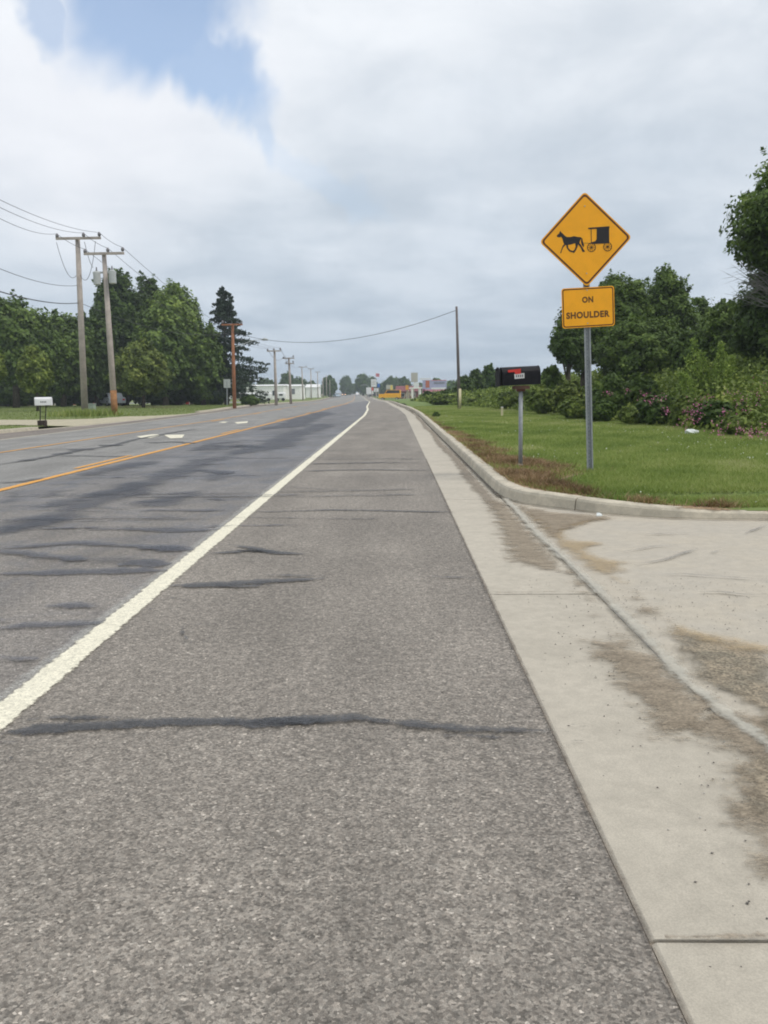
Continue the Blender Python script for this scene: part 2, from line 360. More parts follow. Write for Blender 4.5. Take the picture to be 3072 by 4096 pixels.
M_label = simple('white_label', (0.62, 0.63, 0.64), 0.6)
M_ink = simple('small_print', (0.12, 0.12, 0.13), 0.7)
M_whitep = simple('white_paint', (0.80, 0.80, 0.80), 0.45, 0.03)
M_wood = simple('weathered_board', (0.13, 0.075, 0.055), 0.9)
M_stake = simple('cream_stake', (0.62, 0.56, 0.36), 0.7)
M_bag = simple('white_litter', (0.72, 0.76, 0.74), 0.5)
M_pad = simple('green_cabinet', (0.28, 0.33, 0.27), 0.5)
M_stone = simple('loose_stone', (0.16, 0.145, 0.13), 0.9, 0.5, 3)
M_stonel = simple('pale_stone', (0.42, 0.40, 0.36), 0.9, 0.3, 3)
M_bwhite = simple('white_siding', (0.93, 0.92, 0.89), 0.7, 0.03, 0.8)
M_broof = simple('pale_metal_roof', (0.80, 0.80, 0.78), 0.5, 0.04, 0.5)
M_dark = simple('dark_opening', (0.04, 0.042, 0.05), 0.4)
M_roofg = simple('grey_shingle', (0.19, 0.20, 0.22), 0.9, 0.2, 1.5)
M_brown = simple('brown_siding', (0.11, 0.085, 0.065), 0.9, 0.2, 1.5)
M_redb = simple('red_barn_paint', (0.36, 0.045, 0.05), 0.8, 0.1, 1.0)
M_shop = simple('maroon_shop_wall', (0.22, 0.085, 0.08), 0.8, 0.15, 0.6)
M_awn = simple('dull_red_roof', (0.20, 0.065, 0.07), 0.8, 0.15, 0.4)
M_tan = simple('tan_board', (0.52, 0.42, 0.29), 0.8, 0.1, 1.0)
M_lav = simple('lavender_poster', (0.42, 0.42, 0.60), 0.6, 0.08, 1.2)
M_pinkp = simple('pink_poster', (0.66, 0.26, 0.34), 0.6, 0.2, 1.2)
M_mag = simple('magenta_print', (0.45, 0.03, 0.18), 0.6)
M_terra = simple('terracotta_print', (0.50, 0.15, 0.09), 0.6)
M_yel = simple('yellow_car_paint', (0.92, 0.45, 0.02), 0.35, 0.03)
M_yel2 = simple('yellow_sign_face', (0.75, 0.62, 0.15), 0.5)
M_org = simple('orange_sign_face', (0.80, 0.38, 0.05), 0.5)
M_blue = simple('blue_sign_face', (0.04, 0.15, 0.48), 0.5)
M_beige = simple('beige_sign_face', (0.50, 0.48, 0.42), 0.6)
M_silver = simple('silver_paint', (0.50, 0.53, 0.56), 0.3, 0.04)
M_lblue = simple('pale_blue_paint', (0.34, 0.43, 0.50), 0.3, 0.04)
M_glass = simple('tinted_glass', (0.03, 0.035, 0.04), 0.1, 0.05, spec=0.6)
M_tyre = simple('tyre_rubber', (0.02, 0.02, 0.021), 0.9)
M_flagr = simple('red_white_flag', (0.62, 0.22, 0.26), 0.8, 0.3, 3)
m_, n_, b_ = newmat('lit_headlight'); b_.inputs['Emission Color'].default_value = (1, 0.55, 0.28, 1); b_.inputs['Emission Strength'].default_value = 3.0; M_head = m_

# ------------------------------------------------------------ ground sheets
def strip(name, xl, xr, dz, mat, ys=YS, kind='structure', parent=None):
    xl = np.array([xl(y) for y in ys]); xr = np.array([xr(y) for y in ys]); z = G(ys)+dz; n = len(ys)
    V = np.empty((n*2, 3)); V[0::2] = np.c_[xl, ys, z]; V[1::2] = np.c_[xr, ys, z]
    i = np.arange(n-1)*2; idx = np.c_[i, i+1, i+3, i+2]
    o = link(name, npmesh(name, V, 4, idx), mat, parent)
    if kind and parent is None: tag(o, kind=kind)
    return o
gx_ = np.concatenate([-np.geomspace(1400, 20, 20), [0], np.geomspace(20, 1400, 20)])
gy_ = np.concatenate([np.arange(-60, 300, 10), np.geomspace(300, 1450, 10)])
X_, Y_ = np.meshgrid(gx_, gy_); V = np.c_[X_.ravel(), Y_.ravel(), (G(Y_)-0.12).ravel()]
nx = len(gx_); I = (np.arange(len(gy_)-1)[:, None]*nx+np.arange(nx-1)[None]).ravel()
tag(link('ground', npmesh('ground', V, 4, np.c_[I, I+1, I+nx+1, I+nx]), M_field), kind='structure')
yel = lambda y: np.interp(y, [-3, 12, 25, 55, 94, 170, 270, 430, 700, 1400], [-5.52, -5.5, -5.35, -5.1, -5.5, -8.6, -13, -20.5, -37, -92])
XW = lambda y: -1.622+cv(y)
road = strip('road', lambda y: kl(y)-.05, lambda y: 0.57+cv(y), 0.0, M_lane)
strip('road_shoulder', lambda y: -1.60+cv(y), lambda y: 0.585+cv(y), 0.004, M_shoulder)
strip('far_road_shoulder', lambda y: kl(y)-.05, lambda y: -11.85+cv(y), 0.004, M_lshoulder)

def ribbon(name, pts, hw, mat, z=0.009, step=0.12, jit=0.0, seed=0, taper=True, parent=None, ext=1.7):
    """a painted or poured band on the road: 'd' = metres inside its edge"""
    rg = np.random.default_rng(seed); pts = np.array([(p[0], p[1]) for p in pts], float)
    seg = np.linalg.norm(np.diff(pts, axis=0), axis=1); s = np.concatenate([[0], np.cumsum(seg)])
    n = max(4, int(s[-1]/step)); t = np.linspace(0, s[-1], n)
    x = np.interp(t, s, pts[:, 0]); y = np.interp(t, s, pts[:, 1])
    if jit:
        j = np.cumsum(rg.normal(0, 1, n)); j -= np.linspace(j[0], j[-1], n); j = j/(abs(j).max()+1e-6)*jit
    else: j = np.zeros(n)
    dx = np.gradient(x); dy = np.gradient(y); L = np.hypot(dx, dy)+1e-9; nx_, ny_ = -dy/L, dx/L
    x = x+nx_*j; y = y+ny_*j
    w = np.full(n, hw)
    if taper: w = hw*np.clip(np.minimum(t, s[-1]-t)/max(0.15, s[-1]*0.07), 0.35, 1)*(1+0.12*np.sin(t*2.3+seed)+0.12*np.sin(t*5.9+2*seed)+rg.normal(0, .10, n))
    offs = np.array([-1, -.5, 0, .5, 1.0])*hw*ext
    V = []; D = []
    for o_ in offs:
        V.append(np.c_[x+nx_*o_, y+ny_*o_, G(y)+z]); D.append(w-abs(o_))
    V = np.stack(V, 1).reshape(-1, 3); D = np.stack(D, 1).ravel(); m_n = len(offs)
    I = (np.arange(n-1)[:, None]*m_n+np.arange(m_n-1)[None]).ravel()
    o = link(name, npmesh(name, V, 4, np.c_[I, I+1, I+m_n+1, I+m_n], {'d': D}), mat, parent)
    if parent is None: tag(o, kind='structure')
    return o
def yline(f, y0, y1, step=2.0): return [(float(f(y)), y) for y in np.arange(y0, y1+.01, step)]
ribbon('edge_line', yline(XW, -2, 500), 0.078, M_white, taper=False, step=0.5)
ribbon('edge_line_smear', yline(lambda y: XW(y)-0.10, -2, 26), 0.055, M_smear, z=0.006, taper=False, step=0.5)
ribbon('yellow_line', yline(yel, -2, 500), 0.078, M_yellow, taper=False, step=0.5)
ribbon('far_yellow_line', yline(lambda y: -9.25+0.5*np.interp(y, [15, 40], [0, 1])+cv(y)*0.7, -2, 330), 0.06, M_yellow, taper=False, step=0.5)
ribbon('far_edge_line', yline(lambda y: -11.8+cv(y), -2, 300), 0.045, M_white, taper=False, step=1)
for k, y0 in enumerate([14.6, 26.5, 38.3, 50.2, 62, 74, 86, 98]):
    ribbon('yellow_dash', yline(lambda y: yel(y)-0.24, y0, y0+3.0, .5), 0.06, M_yellow, taper=False, step=0.3, parent=road)
    if k > 1: ribbon('yellow_dash', yline(lambda y: -8.5+cv(y)*0.7, y0, y0+3.0, .5), 0.06, M_yellow, taper=False, step=0.3, parent=road)

def inpoly(px, py, poly):
    c = np.zeros(px.shape, bool); n = len(poly)
    for i in range(n):
        x1, y1 = poly[i]; x2, y2 = poly[(i+1) % n]
        if y1 == y2: continue
        c ^= ((y1 > py) != (y2 > py)) & (px < (x2-x1)*(py-y1)/(y2-y1)+x1)
    return c
def segdist(px, py, poly, closed=True):
    d = np.full(px.shape, 1e9); n = len(poly)
    for i in range(n if closed else n-1):
        ax, ay = poly[i]; bx, by = poly[(i+1) % n]; ux, uy = bx-ax, by-ay
        t = np.clip(((px-ax)*ux+(py-ay)*uy)/(ux*ux+uy*uy+1e-12), 0, 1); d = np.minimum(d, np.hypot(px-ax-t*ux, py-ay-t*uy))
    return d
def patch(name, poly, mat, z, cell, parent=None, zf=None, margin=None, kind='structure', clip=None):
    poly = [(float(p[0]), float(p[1])) for p in poly]; mg = cell*2 if margin is None else margin
    xs = [p[0] for p in poly]; ys = [p[1] for p in poly]
    gx = np.arange(min(xs)-mg, max(xs)+mg+cell, cell); gy = np.arange(min(ys)-mg, max(ys)+mg+cell, cell)
    X, Y = np.meshgrid(gx, gy); ins = inpoly(X, Y, poly); d = segdist(X, Y, poly); d = np.where(ins, d, -d)
    nx = len(gx); I = (np.arange(len(gy)-1)[:, None]*nx+np.arange(nx-1)[None]).ravel(); Q = np.c_[I, I+1, I+nx+1, I+nx]
    keep = d.ravel()[Q].max(1) > -mg
    if clip is not None: keep &= clip(X, Y).ravel()[Q].all(1)
    Q = Q[keep]
    Z = (G(Y)+z) if zf is None else zf(X, Y)+z
    used = np.unique(Q); rm = np.full(X.size, -1); rm[used] = np.arange(len(used))
    V = np.c_[X.ravel(), Y.ravel(), Z.ravel()][used]
    o = link(name, npmesh(name, V, 4, rm[Q], {'d': d.ravel()[used]}), mat, parent)
    if parent is None: tag(o, kind=kind)
    return o
def pz(pts, s, ox, oy, dz=0.0): return [P(ox+x*s, oy+y*s, dz) for x, y in pts]

# ---- sealed cracks and worn bands (zoom coordinates: scale, offset)
Z2 = (0.5425, 0, 1650); Z4 = (0.7836, 0, 2100); VV = (1.8517, 0, 0)
cr = [
 (Z4, [(-60, 1090), (150, 1062), (300, 1052), (600, 1038), (900, 1020), (1180, 1018), (1300, 1024), (1500, 1012), (1659, 1010)], .034, .01, M_tar),
 (Z4, [(140, 1010), (400, 1000), (640, 1005)], .018, .01, M_tar), (Z4, [(1150, 1022), (1420, 1015), (1659, 1012)], .030, .012, M_tar),
 (VV, [(560, 1562), (700, 1560), (760, 1558), (850, 1566)], .034, .01, M_tar), (VV, [(800, 1562), (860, 1572), (930, 1576), (1000, 1582), (1100, 1582), (1196, 1588)], .032, .012, M_tar),
 (VV, [(1060, 1545), (1100, 1556), (1150, 1572)], .014, .006, M_tar), (VV, [(960, 1598), (1040, 1596), (1120, 1600)], .012, .01, M_tar),
 (VV, [(0, 1610), (40, 1612)], .02, .0, M_tar), (VV, [(0, 1645), (26, 1648)], .02, .0, M_tar),
 (Z4, [(870, 320), (1000, 315), (1150, 312), (1300, 300), (1450, 290), (1659, 282)], .055, .02, M_tar),
 (Z4, [(1100, 320), (1250, 322), (1420, 315)], .03, .02, M_tar), (Z4, [(1300, 272), (1500, 268), (1659, 272)], .02, .02, M_tar),
 (Z4, [(870, 380), (970, 395)], .03, .01, M_tar), (Z4, [(765, 440), (790, 440)], .03, .0, M_tar),
 (Z4, [(1070, 152), (1180, 145), (1300, 133), (1420, 148), (1560, 156)], .04, .02, M_tar), (Z4, [(1170, 108), (1300, 125), (1450, 150)], .03, .02, M_tar),
 (Z4, [(1120, 520), (1020, 522), (935, 525)], .010, .004, M_tar), (Z4, [(932, 528), (925, 555), (945, 585), (985, 630)], .010, .004, M_tar), (Z4, [(1120, 565), (1060, 592)], .010, .004, M_tar),
 (Z4, [(230, 425), (350, 418), (430, 424), (500, 428)], .06, .01, M_tar), (Z4, [(-40, 540), (150, 524), (350, 520), (530, 508)], .05, .02, M_tar), (Z4, [(-40, 498), (60, 496)], .06, .02, M_tar),
 (Z4, [(-40, 690), (80, 690), (200, 700)], .045, .01, M_tar), (Z4, [(210, 716), (260, 712)], .03, .01, M_tar),
 (Z4, [(-40, 255), (200, 248), (450, 240), (700, 238), (860, 240)], .07, .03, M_tar), (Z4, [(600, 210), (720, 200), (870, 208)], .10, .03, M_tar),
 (Z4, [(100, 170), (350, 175), (600, 185), (850, 195)], .12, .05, M_tarf), (Z4, [(-40, 130), (150, 118), (400, 98), (700, 112), (960, 130)], .06, .04, M_tar), (Z4, [(700, 128), (850, 120), (990, 140)], .10, .03, M_tar),
 (Z4, [(-40, 135), (100, 150), (230, 172), (450, 185)], .07, .03, M_tar), (Z4, [(450, 30), (600, 20), (900, 30), (1130, 25)], .07, .04, M_tar), (Z4, [(1020, 15), (1120, 10)], .20, .03, M_tarf),
 (Z2, [(-60, 915), (200, 835), (450, 740), (700, 648), (950, 560), (1200, 490), (1400, 410), (1600, 330)], .30, .10, M_tarf), (Z2, [(-60, 905), (150, 850), (420, 770), (560, 760)], .22, .10, M_tarf),
 (Z2, [(250, 700), (420, 690), (620, 640), (900, 590), (980, 520)], .22, .12, M_tarf), (Z2, [(620, 470), (800, 440), (950, 405), (1150, 360)], .26, .2, M_tarf), (Z2, [(250, 640), (450, 590), (560, 570)], .15, .1, M_tarf),
 (Z2, [(980, 665), (1150, 655), (1260, 640), (1450, 575)], .20, .1, M_tarf), (Z2, [(1180, 640), (1240, 700)], .25, .1, M_tarf), (Z2, [(1440, 430), (1600, 435), (1700, 455)], .14, .06, M_tar), (Z2, [(1480, 515), (1540, 505), (1620, 440)], .22, .1, M_tarf),
 (Z2, [(1450, 385), (1659, 380)], .1, .05, M_tar), (Z2, [(1000, 730), (1300, 722), (1659, 724)], .06, .06, M_tar), (Z2, [(600, 715), (800, 705), (960, 720)], .09, .06, M_tarf),
 (Z2, [(840, 480), (900, 485)], .3, .05, M_tarf), (Z2, [(920, 620), (1050, 600), (1100, 610)], .10, .05, M_tar), (Z2, [(1240, 490), (1400, 488)], .10, .05, M_tarf),
 (Z2, [(-20, 592), (80, 590), (150, 605), (120, 645), (20, 670)], .12, .04, M_tarf), (Z2, [(1400, 290), (1520, 270), (1600, 230), (1750, 215)], .25, .12, M_tarf), (Z2, [(1480, 640), (1659, 650)], .08, .05, M_tar),
 (Z2, [(-20, 388), (200, 356), (450, 308), (600, 276), (720, 262), (830, 244), (1000, 200), (1200, 163), (1330, 140), (1470, 120)], .07, .05, M_tar),
 (Z2, [(150, 360), (240, 350)], .16, .03, M_tar), (Z2, [(560, 282), (650, 270)], .26, .03, M_tar), (Z2, [(780, 250), (850, 240)], .24, .03, M_tar), (Z2, [(430, 312), (480, 300)], .18, .03, M_tar),
 (Z2, [(-20, 520), (100, 518), (220, 502), (320, 486)], .07, .03, M_tar), (Z2, [(400, 322), (800, 326), (960, 322)], .05, .06, M_tar), (Z2, [(130, 282), (600, 270)], .04, .06, M_tar),
 (Z2, [(1060, 226), (1300, 218), (1430, 230)], .12, .08, M_tar), (Z2, [(780, 330), (920, 330)], .15, .05, M_tarf), (Z2, [(860, 292), (1000, 290)], .1, .05, M_tarf),
 (VV, [(540, 1108), (700, 1104), (850, 1106), (978, 1108)], .025, .03, M_tar), (VV, [(600, 1052), (700, 1058), (790, 1060)], .05, .03, M_tarf), (VV, [(655, 1019), (800, 1016), (930, 1018)], .04, .04, M_tar),
 (VV, [(660, 1033), (860, 1030)], .03, .04, M_tarf), (VV, [(690, 994), (850, 992), (925, 994)], .03, .05, M_tar), (VV, [(735, 965), (900, 963)], .04, .05, M_tarf), (VV, [(745, 940), (890, 938)], .04, .05, M_tarf),
 (VV, [(480, 1190), (560, 1196), (610, 1192)], .03, .03, M_tar), (VV, [(900, 1250), (1035, 1252)], .012, .02, M_tar), (VV, [(560, 930), (640, 918), (700, 890)], .6, .3, M_tarf), (VV, [(500, 985), (600, 962), (700, 915)], .45, .3, M_tarf), (VV, [(430, 975), (520, 962), (575, 968)], .35, .2, M_tarf),
]
Z1 = (0.3617, 900, 1500); rg = np.random.default_rng(8)
for k in range(62):                                        # thin transverse cracks across the lane and the shoulder
    y = 7.5*math.exp(rg.uniform(0, math.log(60/7.5))); x0 = rg.choice([-5.2, -5.0, -4.2, -3.0, -1.6]); x1 = x0+rg.uniform(.8, 3.4); x1 = min(x1, .55)
    cr.append((None, [(x0, y), ((x0+x1)/2, y+rg.uniform(-.15, .15)), (x1, y+rg.uniform(-.2, .2))], rg.uniform(.008, .026)*(1+y/40), .05, M_tar))
for i, (zz, pts, hw, j, mt) in enumerate(cr):
    if zz: s, ox, oy = zz; wp = pz(pts, s, ox, oy)
    else: wp = pts
    if mt is M_tar and np.mean([p[0] for p in wp]) < -1.6 and np.mean([p[0] for p in wp]) > -5.4: mt = M_tarb
    ribbon('worn_sealant' if mt is M_tarf else 'crack_seal', wp, hw*1.3+.007 if mt is M_tar else (hw*1.2+.03 if mt is M_tarb else hw*1.25+.04), mt, z=0.012+0.0011*(i % 6), step=0.05+hw*.3, jit=j, seed=i, parent=road)

# ---- turn lane arrows
def arrow(pl, z=0.011): patch('arrow_marking', pl, M_white, z, 0.06, parent=road)
for dy in (0,):
    arrow(pz([(1005, 179), (1120, 163), (1200, 163), (1165, 176), (1110, 190), (1040, 191)], *Z2)); arrow(pz([(1205, 167), (1362, 165), (1345, 190), (1255, 194)], *Z2))
Z3 = (0.3617, 900, 1500)
arrow(pz([(-80, 528), (-20, 518), (35, 520), (0, 532)], *Z3)); arrow(pz([(105, 525), (255, 514), (250, 532), (130, 542)], *Z3))

# ------------------------------------------------------------ gutter, kerb, driveway
bed = strip('gutter', lambda y: 0.57+cv(y), lambda y: (1.30)+cv(y), -0.003, M_joint, ys=np.concatenate([np.arange(-3, 60, 1.5), np.arange(60, 420, 6)]))
jy = [-2.6, 1.78, 5.12, 9.72, 14.3, 18.9, 23.4, 28.0, 32.6, 37.2, 41.8, 46.4, 51, 56, 61, 67, 74, 82, 92, 104, 120, 140, 170, 210, 260, 330, 420]
for a, b__ in zip(jy[:-1], jy[1:]):
    g = 0.006 if a < 40 else 0.02
    yy = np.linspace(a+g, b__-g, 5 if a < 100 else 9); mb = MB(); m1 = []
    for y in yy:
        z = float(G(y)); c = float(cv(y)); xr_ = 1.269+c
        m1 += [(0.588+c, y, z+0.004), (0.60+c, y, z+0.010), (xr_-0.05, y, z+0.004), (xr_, y, z-0.001)]
    fs = []
    for i in range(len(yy)-1):
        for k in range(3): q = i*4+k; fs.append((q, q+1, q+5, q+4))
    n0 = len(m1); m1 += [(x, y, z-0.08) for x, y, z in m1[:4]]+[(x, y, z-0.08) for x, y, z in m1[n0-4:n0]]
    fs += [(n0, n0+1, 1, 0), (n0+1, n0+2, 2, 1), (n0+2, n0+3, 3, 2)]
    mb.add(m1, fs); mb.build('slab', M_gutter, bed)
# kerb line
KL = [(1.27+float(cv(y)), y) for y in np.concatenate([np.arange(420, 60, -8), np.arange(60, 11, -1.4)])]
KL += [(1.272, 10.6), (1.285, 10.15), (1.33, 9.75), (1.45, 9.38), (1.62, 9.12), (1.85, 8.85), (2.22, 8.45), (2.6, 8.2), (3.0, 8.06), (3.7, 7.98), (5, 7.93), (8, 7.9), (14, 7.9), (40, 7.9)]
KL = np.array(KL)
_s = np.concatenate([[0], np.cumsum(np.linalg.norm(np.diff(KL, axis=0), axis=1))])
def kpos(s): return np.array([np.interp(s, _s, KL[:, 0]), np.interp(s, _s, KL[:, 1])])
def kh(x, y): return np.where(np.asarray(y) > 9.0, 0.15, np.interp(x, [1.4, 2.2, 3.2, 5, 9], [0.15, 0.13, 0.085, 0.06, 0.05]))
kerb = empty('kerb', (1.27, 10, 0)); tag(kerb, kind='structure')
s = 0.0; s_end = _s[-1]
while s < s_end-0.5:
    y_here = kpos(s)[1]; L = 14 if y_here > 140 else (6 if y_here > 60 else 3.05)
    e = min(s+L, s_end); ss = np.linspace(s+0.007, e-0.007, 9 if L < 4 else 4); vs_ = []; prof = [(-0.004, -0.02), (0.012, 0.75), (0.026, 0.93), (0.05, 1.0), (0.185, 1.0), (0.20, 0.9), (0.20, -0.3)]
    for q in ss:
        p = kpos(q); dd = kpos(min(q+.05, s_end))-kpos(max(q-.05, 0)); dd /= np.linalg.norm(dd); nrm = np.array([-dd[1], dd[0]])
        if True:
            h = float(kh(p[0], p[1])); z0 = float(G(p[1]))
        for o_, hh in prof:
            w = p+nrm*o_; vs_.append((w[0], w[1], z0+hh*h))
    n = len(prof); fs = [(i*n+k, i*n+k+1, (i+1)*n+k+1, (i+1)*n+k) for i in range(len(ss)-1) for k in range(n-1)]
    fs += [tuple(range(n)), tuple((len(ss)-1)*n+k for k in range(n))[::-1]]
    o = MB().add(vs_, fs).build('kerb_stone', M_kerb, kerb); o.location = (-1.27, -10, 0)
    s = e
def ksd(X, Y):                                             # signed distance to the kerb line, positive on the grass
    poly = list(map(tuple, KL[::3]))+[tuple(KL[-1])] if X.size > 3e5 else list(map(tuple, KL))
    d = segdist(X, Y, poly, closed=False)
    ins = inpoly(X, Y, [tuple(p) for p in KL]+[(400, 7.9), (400, 420)])
    return np.where(ins, d, -d)
def bank(x, y):                                            # railway bank behind the verge
    x = np.asarray(x, float); t = np.clip((x-8.2)/5.5, 0, 1); t2 = np.clip((x-21)/6, 0, 1)
    w = np.clip((np.asarray(y, float)-6)/8, 0, 1)*np.clip((240-np.asarray(y, float))/100, 0, 1)
    return 1.25*(t*t*(3-2*t)-t2*t2*(3-2*t2))*w
def vz(x, y):
    return G(y)+np.where(np.asarray(x) > 9, 0.05+0.0*np.asarray(x), kh(x, y))-0.012+np.clip(np.asarray(x)-2.2, 0, 6)*0.012+bank(x, y)
def gridmesh(name, xs, ys, zf, mask, mat, kind='structure', attrs=None):
    X, Y = np.meshgrid(xs, ys); ok = mask(X, Y); nx = len(xs)
    I = (np.arange(len(ys)-1)[:, None]*nx+np.arange(nx-1)[None]).ravel(); Q = np.c_[I, I+1, I+nx+1, I+nx]
    Q = Q[ok.ravel()[Q].all(1)]; used = np.unique(Q); rm = np.full(X.size, -1); rm[used] = np.arange(len(used))
    o = link(name, npmesh(name, np.c_[X.ravel(), Y.ravel(), zf(X, Y).ravel()][used], 4, rm[Q], smooth=True), mat); return tag(o, kind=kind)
vxs = np.concatenate([np.arange(-20, 1.0, 0.5), np.arange(1.0, 4, 0.06), np.arange(4, 12, .4), np.arange(12, 60, 2)])
vys = np.concatenate([np.arange(7.95, 12, 0.06), np.arange(12, 60, 0.5), np.arange(60, 420, 5)])
gridmesh('verge', vxs, vys, vz, lambda X, Y: (ksd(X, Y) > 0.06) & (Y > 7.95), M_verge)
# ballast strip on top of the bank
strip('railway_ballast', lambda y: 13.6+cv(y)*.4, lambda y: 19.5+cv(y)*.4, 1.36, M_ballast, ys=np.arange(16, 130, 4.0))
# driveway apron slabs
ap = empty('driveway', (3, 5, 0)); tag(ap, kind='structure')
apx = [1.266, 5.6, 10, 15, 20]; apy = [-3, 1.78, 7.99]
MB().box((10.6, 2.4, -0.06), (19, 11.2, 0.06)).build('joint_bed', M_joint, ap, loc=(-3, -5, 0))
for i in range(4):
    for j in range(2):
        x0, x1, y0, y1 = apx[i]+.006, apx[i+1]-.006, apy[j]+.005, apy[j+1]-.005
        if j == 1 and i == 0:
            v_ = [(x0, y0), (x1, y0), (x1, 7.93), (5, 7.94), (3.7, 8.0), (3.0, 8.08), (2.6, 8.22), (2.22, 8.47), (1.85, 8.87), (1.62, 9.14), (1.45, 9.4), (1.33, 9.76), (1.285, 10.1)]
            vs_ = [(x, y, 0.003) for x, y in v_]; n = len(v_)
            o = MB().add(vs_+[(x, y, -0.05) for x, y in v_], [tuple(range(n))]+[(k, k+n, (k+1) % n+n, (k+1) % n) for k in range(n)]).build('slab', M_apron, ap)
        else:
            o = MB().box(((x0+x1)/2, (y0+min(y1, 7.92))/2, -0.0235), (x1-x0, min(y1, 7.92)-y0, 0.053)).build('slab', M_apron, ap)
        o.location = (-3, -5, 0)
# raised seam between gutter and apron, sand and grit
Z8 = (0.7667, 1800, 1900); Z6 = (0.5256, 2200, 1900); ZB = (0.9476, 1500, 2900)
ribbon('mortar_seam', [(1.30, 9.7), (1.28, 7.0), (1.315, 5.4), (1.31, 4.3), (1.27, 3.5), (1.32, 3.0), (1.36, 2.7)], 0.06, patchmat('mortar_seam', (0.46, 0.44, 0.38), (0.50, 0.47, 0.40), amp=0.05, soft=0.06, nscale=5, speckle=0.1, op=.8), z=0.0215, taper=False, jit=0.02)
ribbon('seam_groove', [(1.26, 6.8), (1.275, 5.4), (1.265, 4.6), (1.25, 3.7)], 0.016, patchmat('seam_groove_grey', (0.24, 0.24, 0.23), (0.28, 0.28, 0.265), amp=0.01, soft=0.03, nscale=6, speckle=0.1, op=.55), z=0.0225, jit=0.006)  # thin darker grey line along the inner edge of the seam
patch('dirt_drift', pz([(640, 860), (950, 870), (1120, 955), (1250, 1060), (1400, 1180), (1470, 1310), (1200, 1400), (1050, 1395), (960, 1280), (880, 1180), (840, 1060), (720, 960)], *Z8), M_dirt, 0.0165, 0.03)
patch('dirt_drift', pz([(165, 130), (300, 145), (520, 370), (650, 520), (480, 505), (300, 470), (260, 380), (210, 250)], *Z8), M_dirt, 0.0150, 0.04)
patch('dirt_drift', pz([(560, 480), (640, 500), (820, 740), (960, 880), (850, 860), (700, 650)], *Z8), M_dirt, 0.0158, 0.03)
patch('grit_drift', pz([(1100, 780), (1400, 850), (1750, 960), (1850, 1500), (1600, 1520), (1560, 1250), (1300, 1080), (1150, 950)], *Z8), M_grit, 0.0170, 0.03)
patch('sand_drift', pz([(1130, 770), (1400, 840), (1750, 900), (1750, 990), (1500, 940), (1280, 880), (1140, 850)], *Z8), M_sand, 0.0190, 0.03)
patch('sand_drift', pz([(330, 165), (540, 210), (900, 228), (720, 262), (625, 310), (640, 340), (840, 358), (755, 400), (830, 440), (960, 462), (900, 530), (950, 600), (860, 570), (700, 500), (560, 390), (430, 260)], *Z8), M_sand, 0.0155, 0.03)
patch('dirt_drift', pz([(300, 145), (540, 195), (900, 225), (700, 262), (625, 300), (600, 340), (500, 330), (400, 230)], *Z8), M_dirt, 0.0175, 0.03)
patch('dirt_drift', pz([(940, 590), (1050, 690), (1150, 745), (1180, 790), (1100, 765), (940, 740), (960, 680)], *Z8), M_dirt, 0.0162, 0.02)
patch('grit_drift', pz([(1130, -20), (1300, 60), (1480, 170), (1400, 330), (1450, 400), (1560, 560), (1520, 660), (1659, 690), (1900, 700), (1900, -60), (1400, -60)], *ZB), M_dirt, 0.0145, 0.03)
patch('grit_drift', pz([(1540, 150), (1480, 250), (1500, 380), (1659, 420), (1900, 420), (1900, 120)], *ZB), M_grit, 0.0180, 0.03)
ribbon('kerb_foot_band', [(1.262+float(cv(y)), y) for y in np.arange(9.9, 120, 1.0)], 0.055, patchmat('kerb_foot_band', (0.13, 0.115, 0.095), (0.20, 0.175, 0.14), amp=0.03, soft=0.05, nscale=4, op=0.75), z=0.0165, taper=False)  # darker brown band along the foot of the kerb
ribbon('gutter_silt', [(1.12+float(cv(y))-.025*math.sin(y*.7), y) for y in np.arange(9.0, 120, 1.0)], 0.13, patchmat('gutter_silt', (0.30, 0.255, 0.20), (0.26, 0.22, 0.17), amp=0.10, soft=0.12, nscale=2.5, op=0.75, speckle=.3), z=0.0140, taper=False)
ribbon('corner_foot_band', [(1.25, 10.3), (1.29, 9.75), (1.42, 9.34), (1.60, 9.08), (1.83, 8.81), (2.20, 8.41), (2.58, 8.16), (3.0, 8.01), (3.7, 7.94)], 0.04, patchmat('corner_foot_band', (0.15, 0.13, 0.10), (0.24, 0.2, 0.15), amp=0.03, soft=0.05, nscale=5, op=0.7), z=0.0195, taper=False)  # narrower dark band following the kerb bend
for pts in ([(480, 600), (560, 590), (700, 600), (640, 625), (520, 622)], [(900, 800), (940, 770), (1100, 745), (1260, 708), (1350, 712), (1250, 745), (1150, 775), (1000, 800), (900, 830), (720, 770), (780, 760)]):
    patch('bare_sand', pz(pts, .4822, 1700, 1550, .15), M_sand, 0.013, 0.05, zf=vz)
ribbon('edge_dirt', [(0.585, y) for y in np.arange(0.5, 16, .5)], 0.014, patchmat('edge_dirt', (0.21, 0.17, 0.13), (0.15, 0.13, 0.11), amp=0.012, soft=0.02, nscale=5, op=0.8), z=0.0165, taper=False)
for pts in ([(700, 462), (900, 458), (1080, 456)], [(640, 700), (800, 668), (890, 655), (1010, 610), (1130, 575)], [(850, 775), (1050, 772), (1350, 800), (1659, 812)], [(1100, 912), (1350, 905), (1500, 930), (1700, 932)], [(1220, 610), (1350, 575)], [(560, 600), (760, 560), (960, 545)], [(1480, 460), (1659, 395)]):
    ribbon('tyre_mark', pz(pts, *Z6), 0.03, M_mark, z=0.0185, jit=0.01, seed=len(pts))
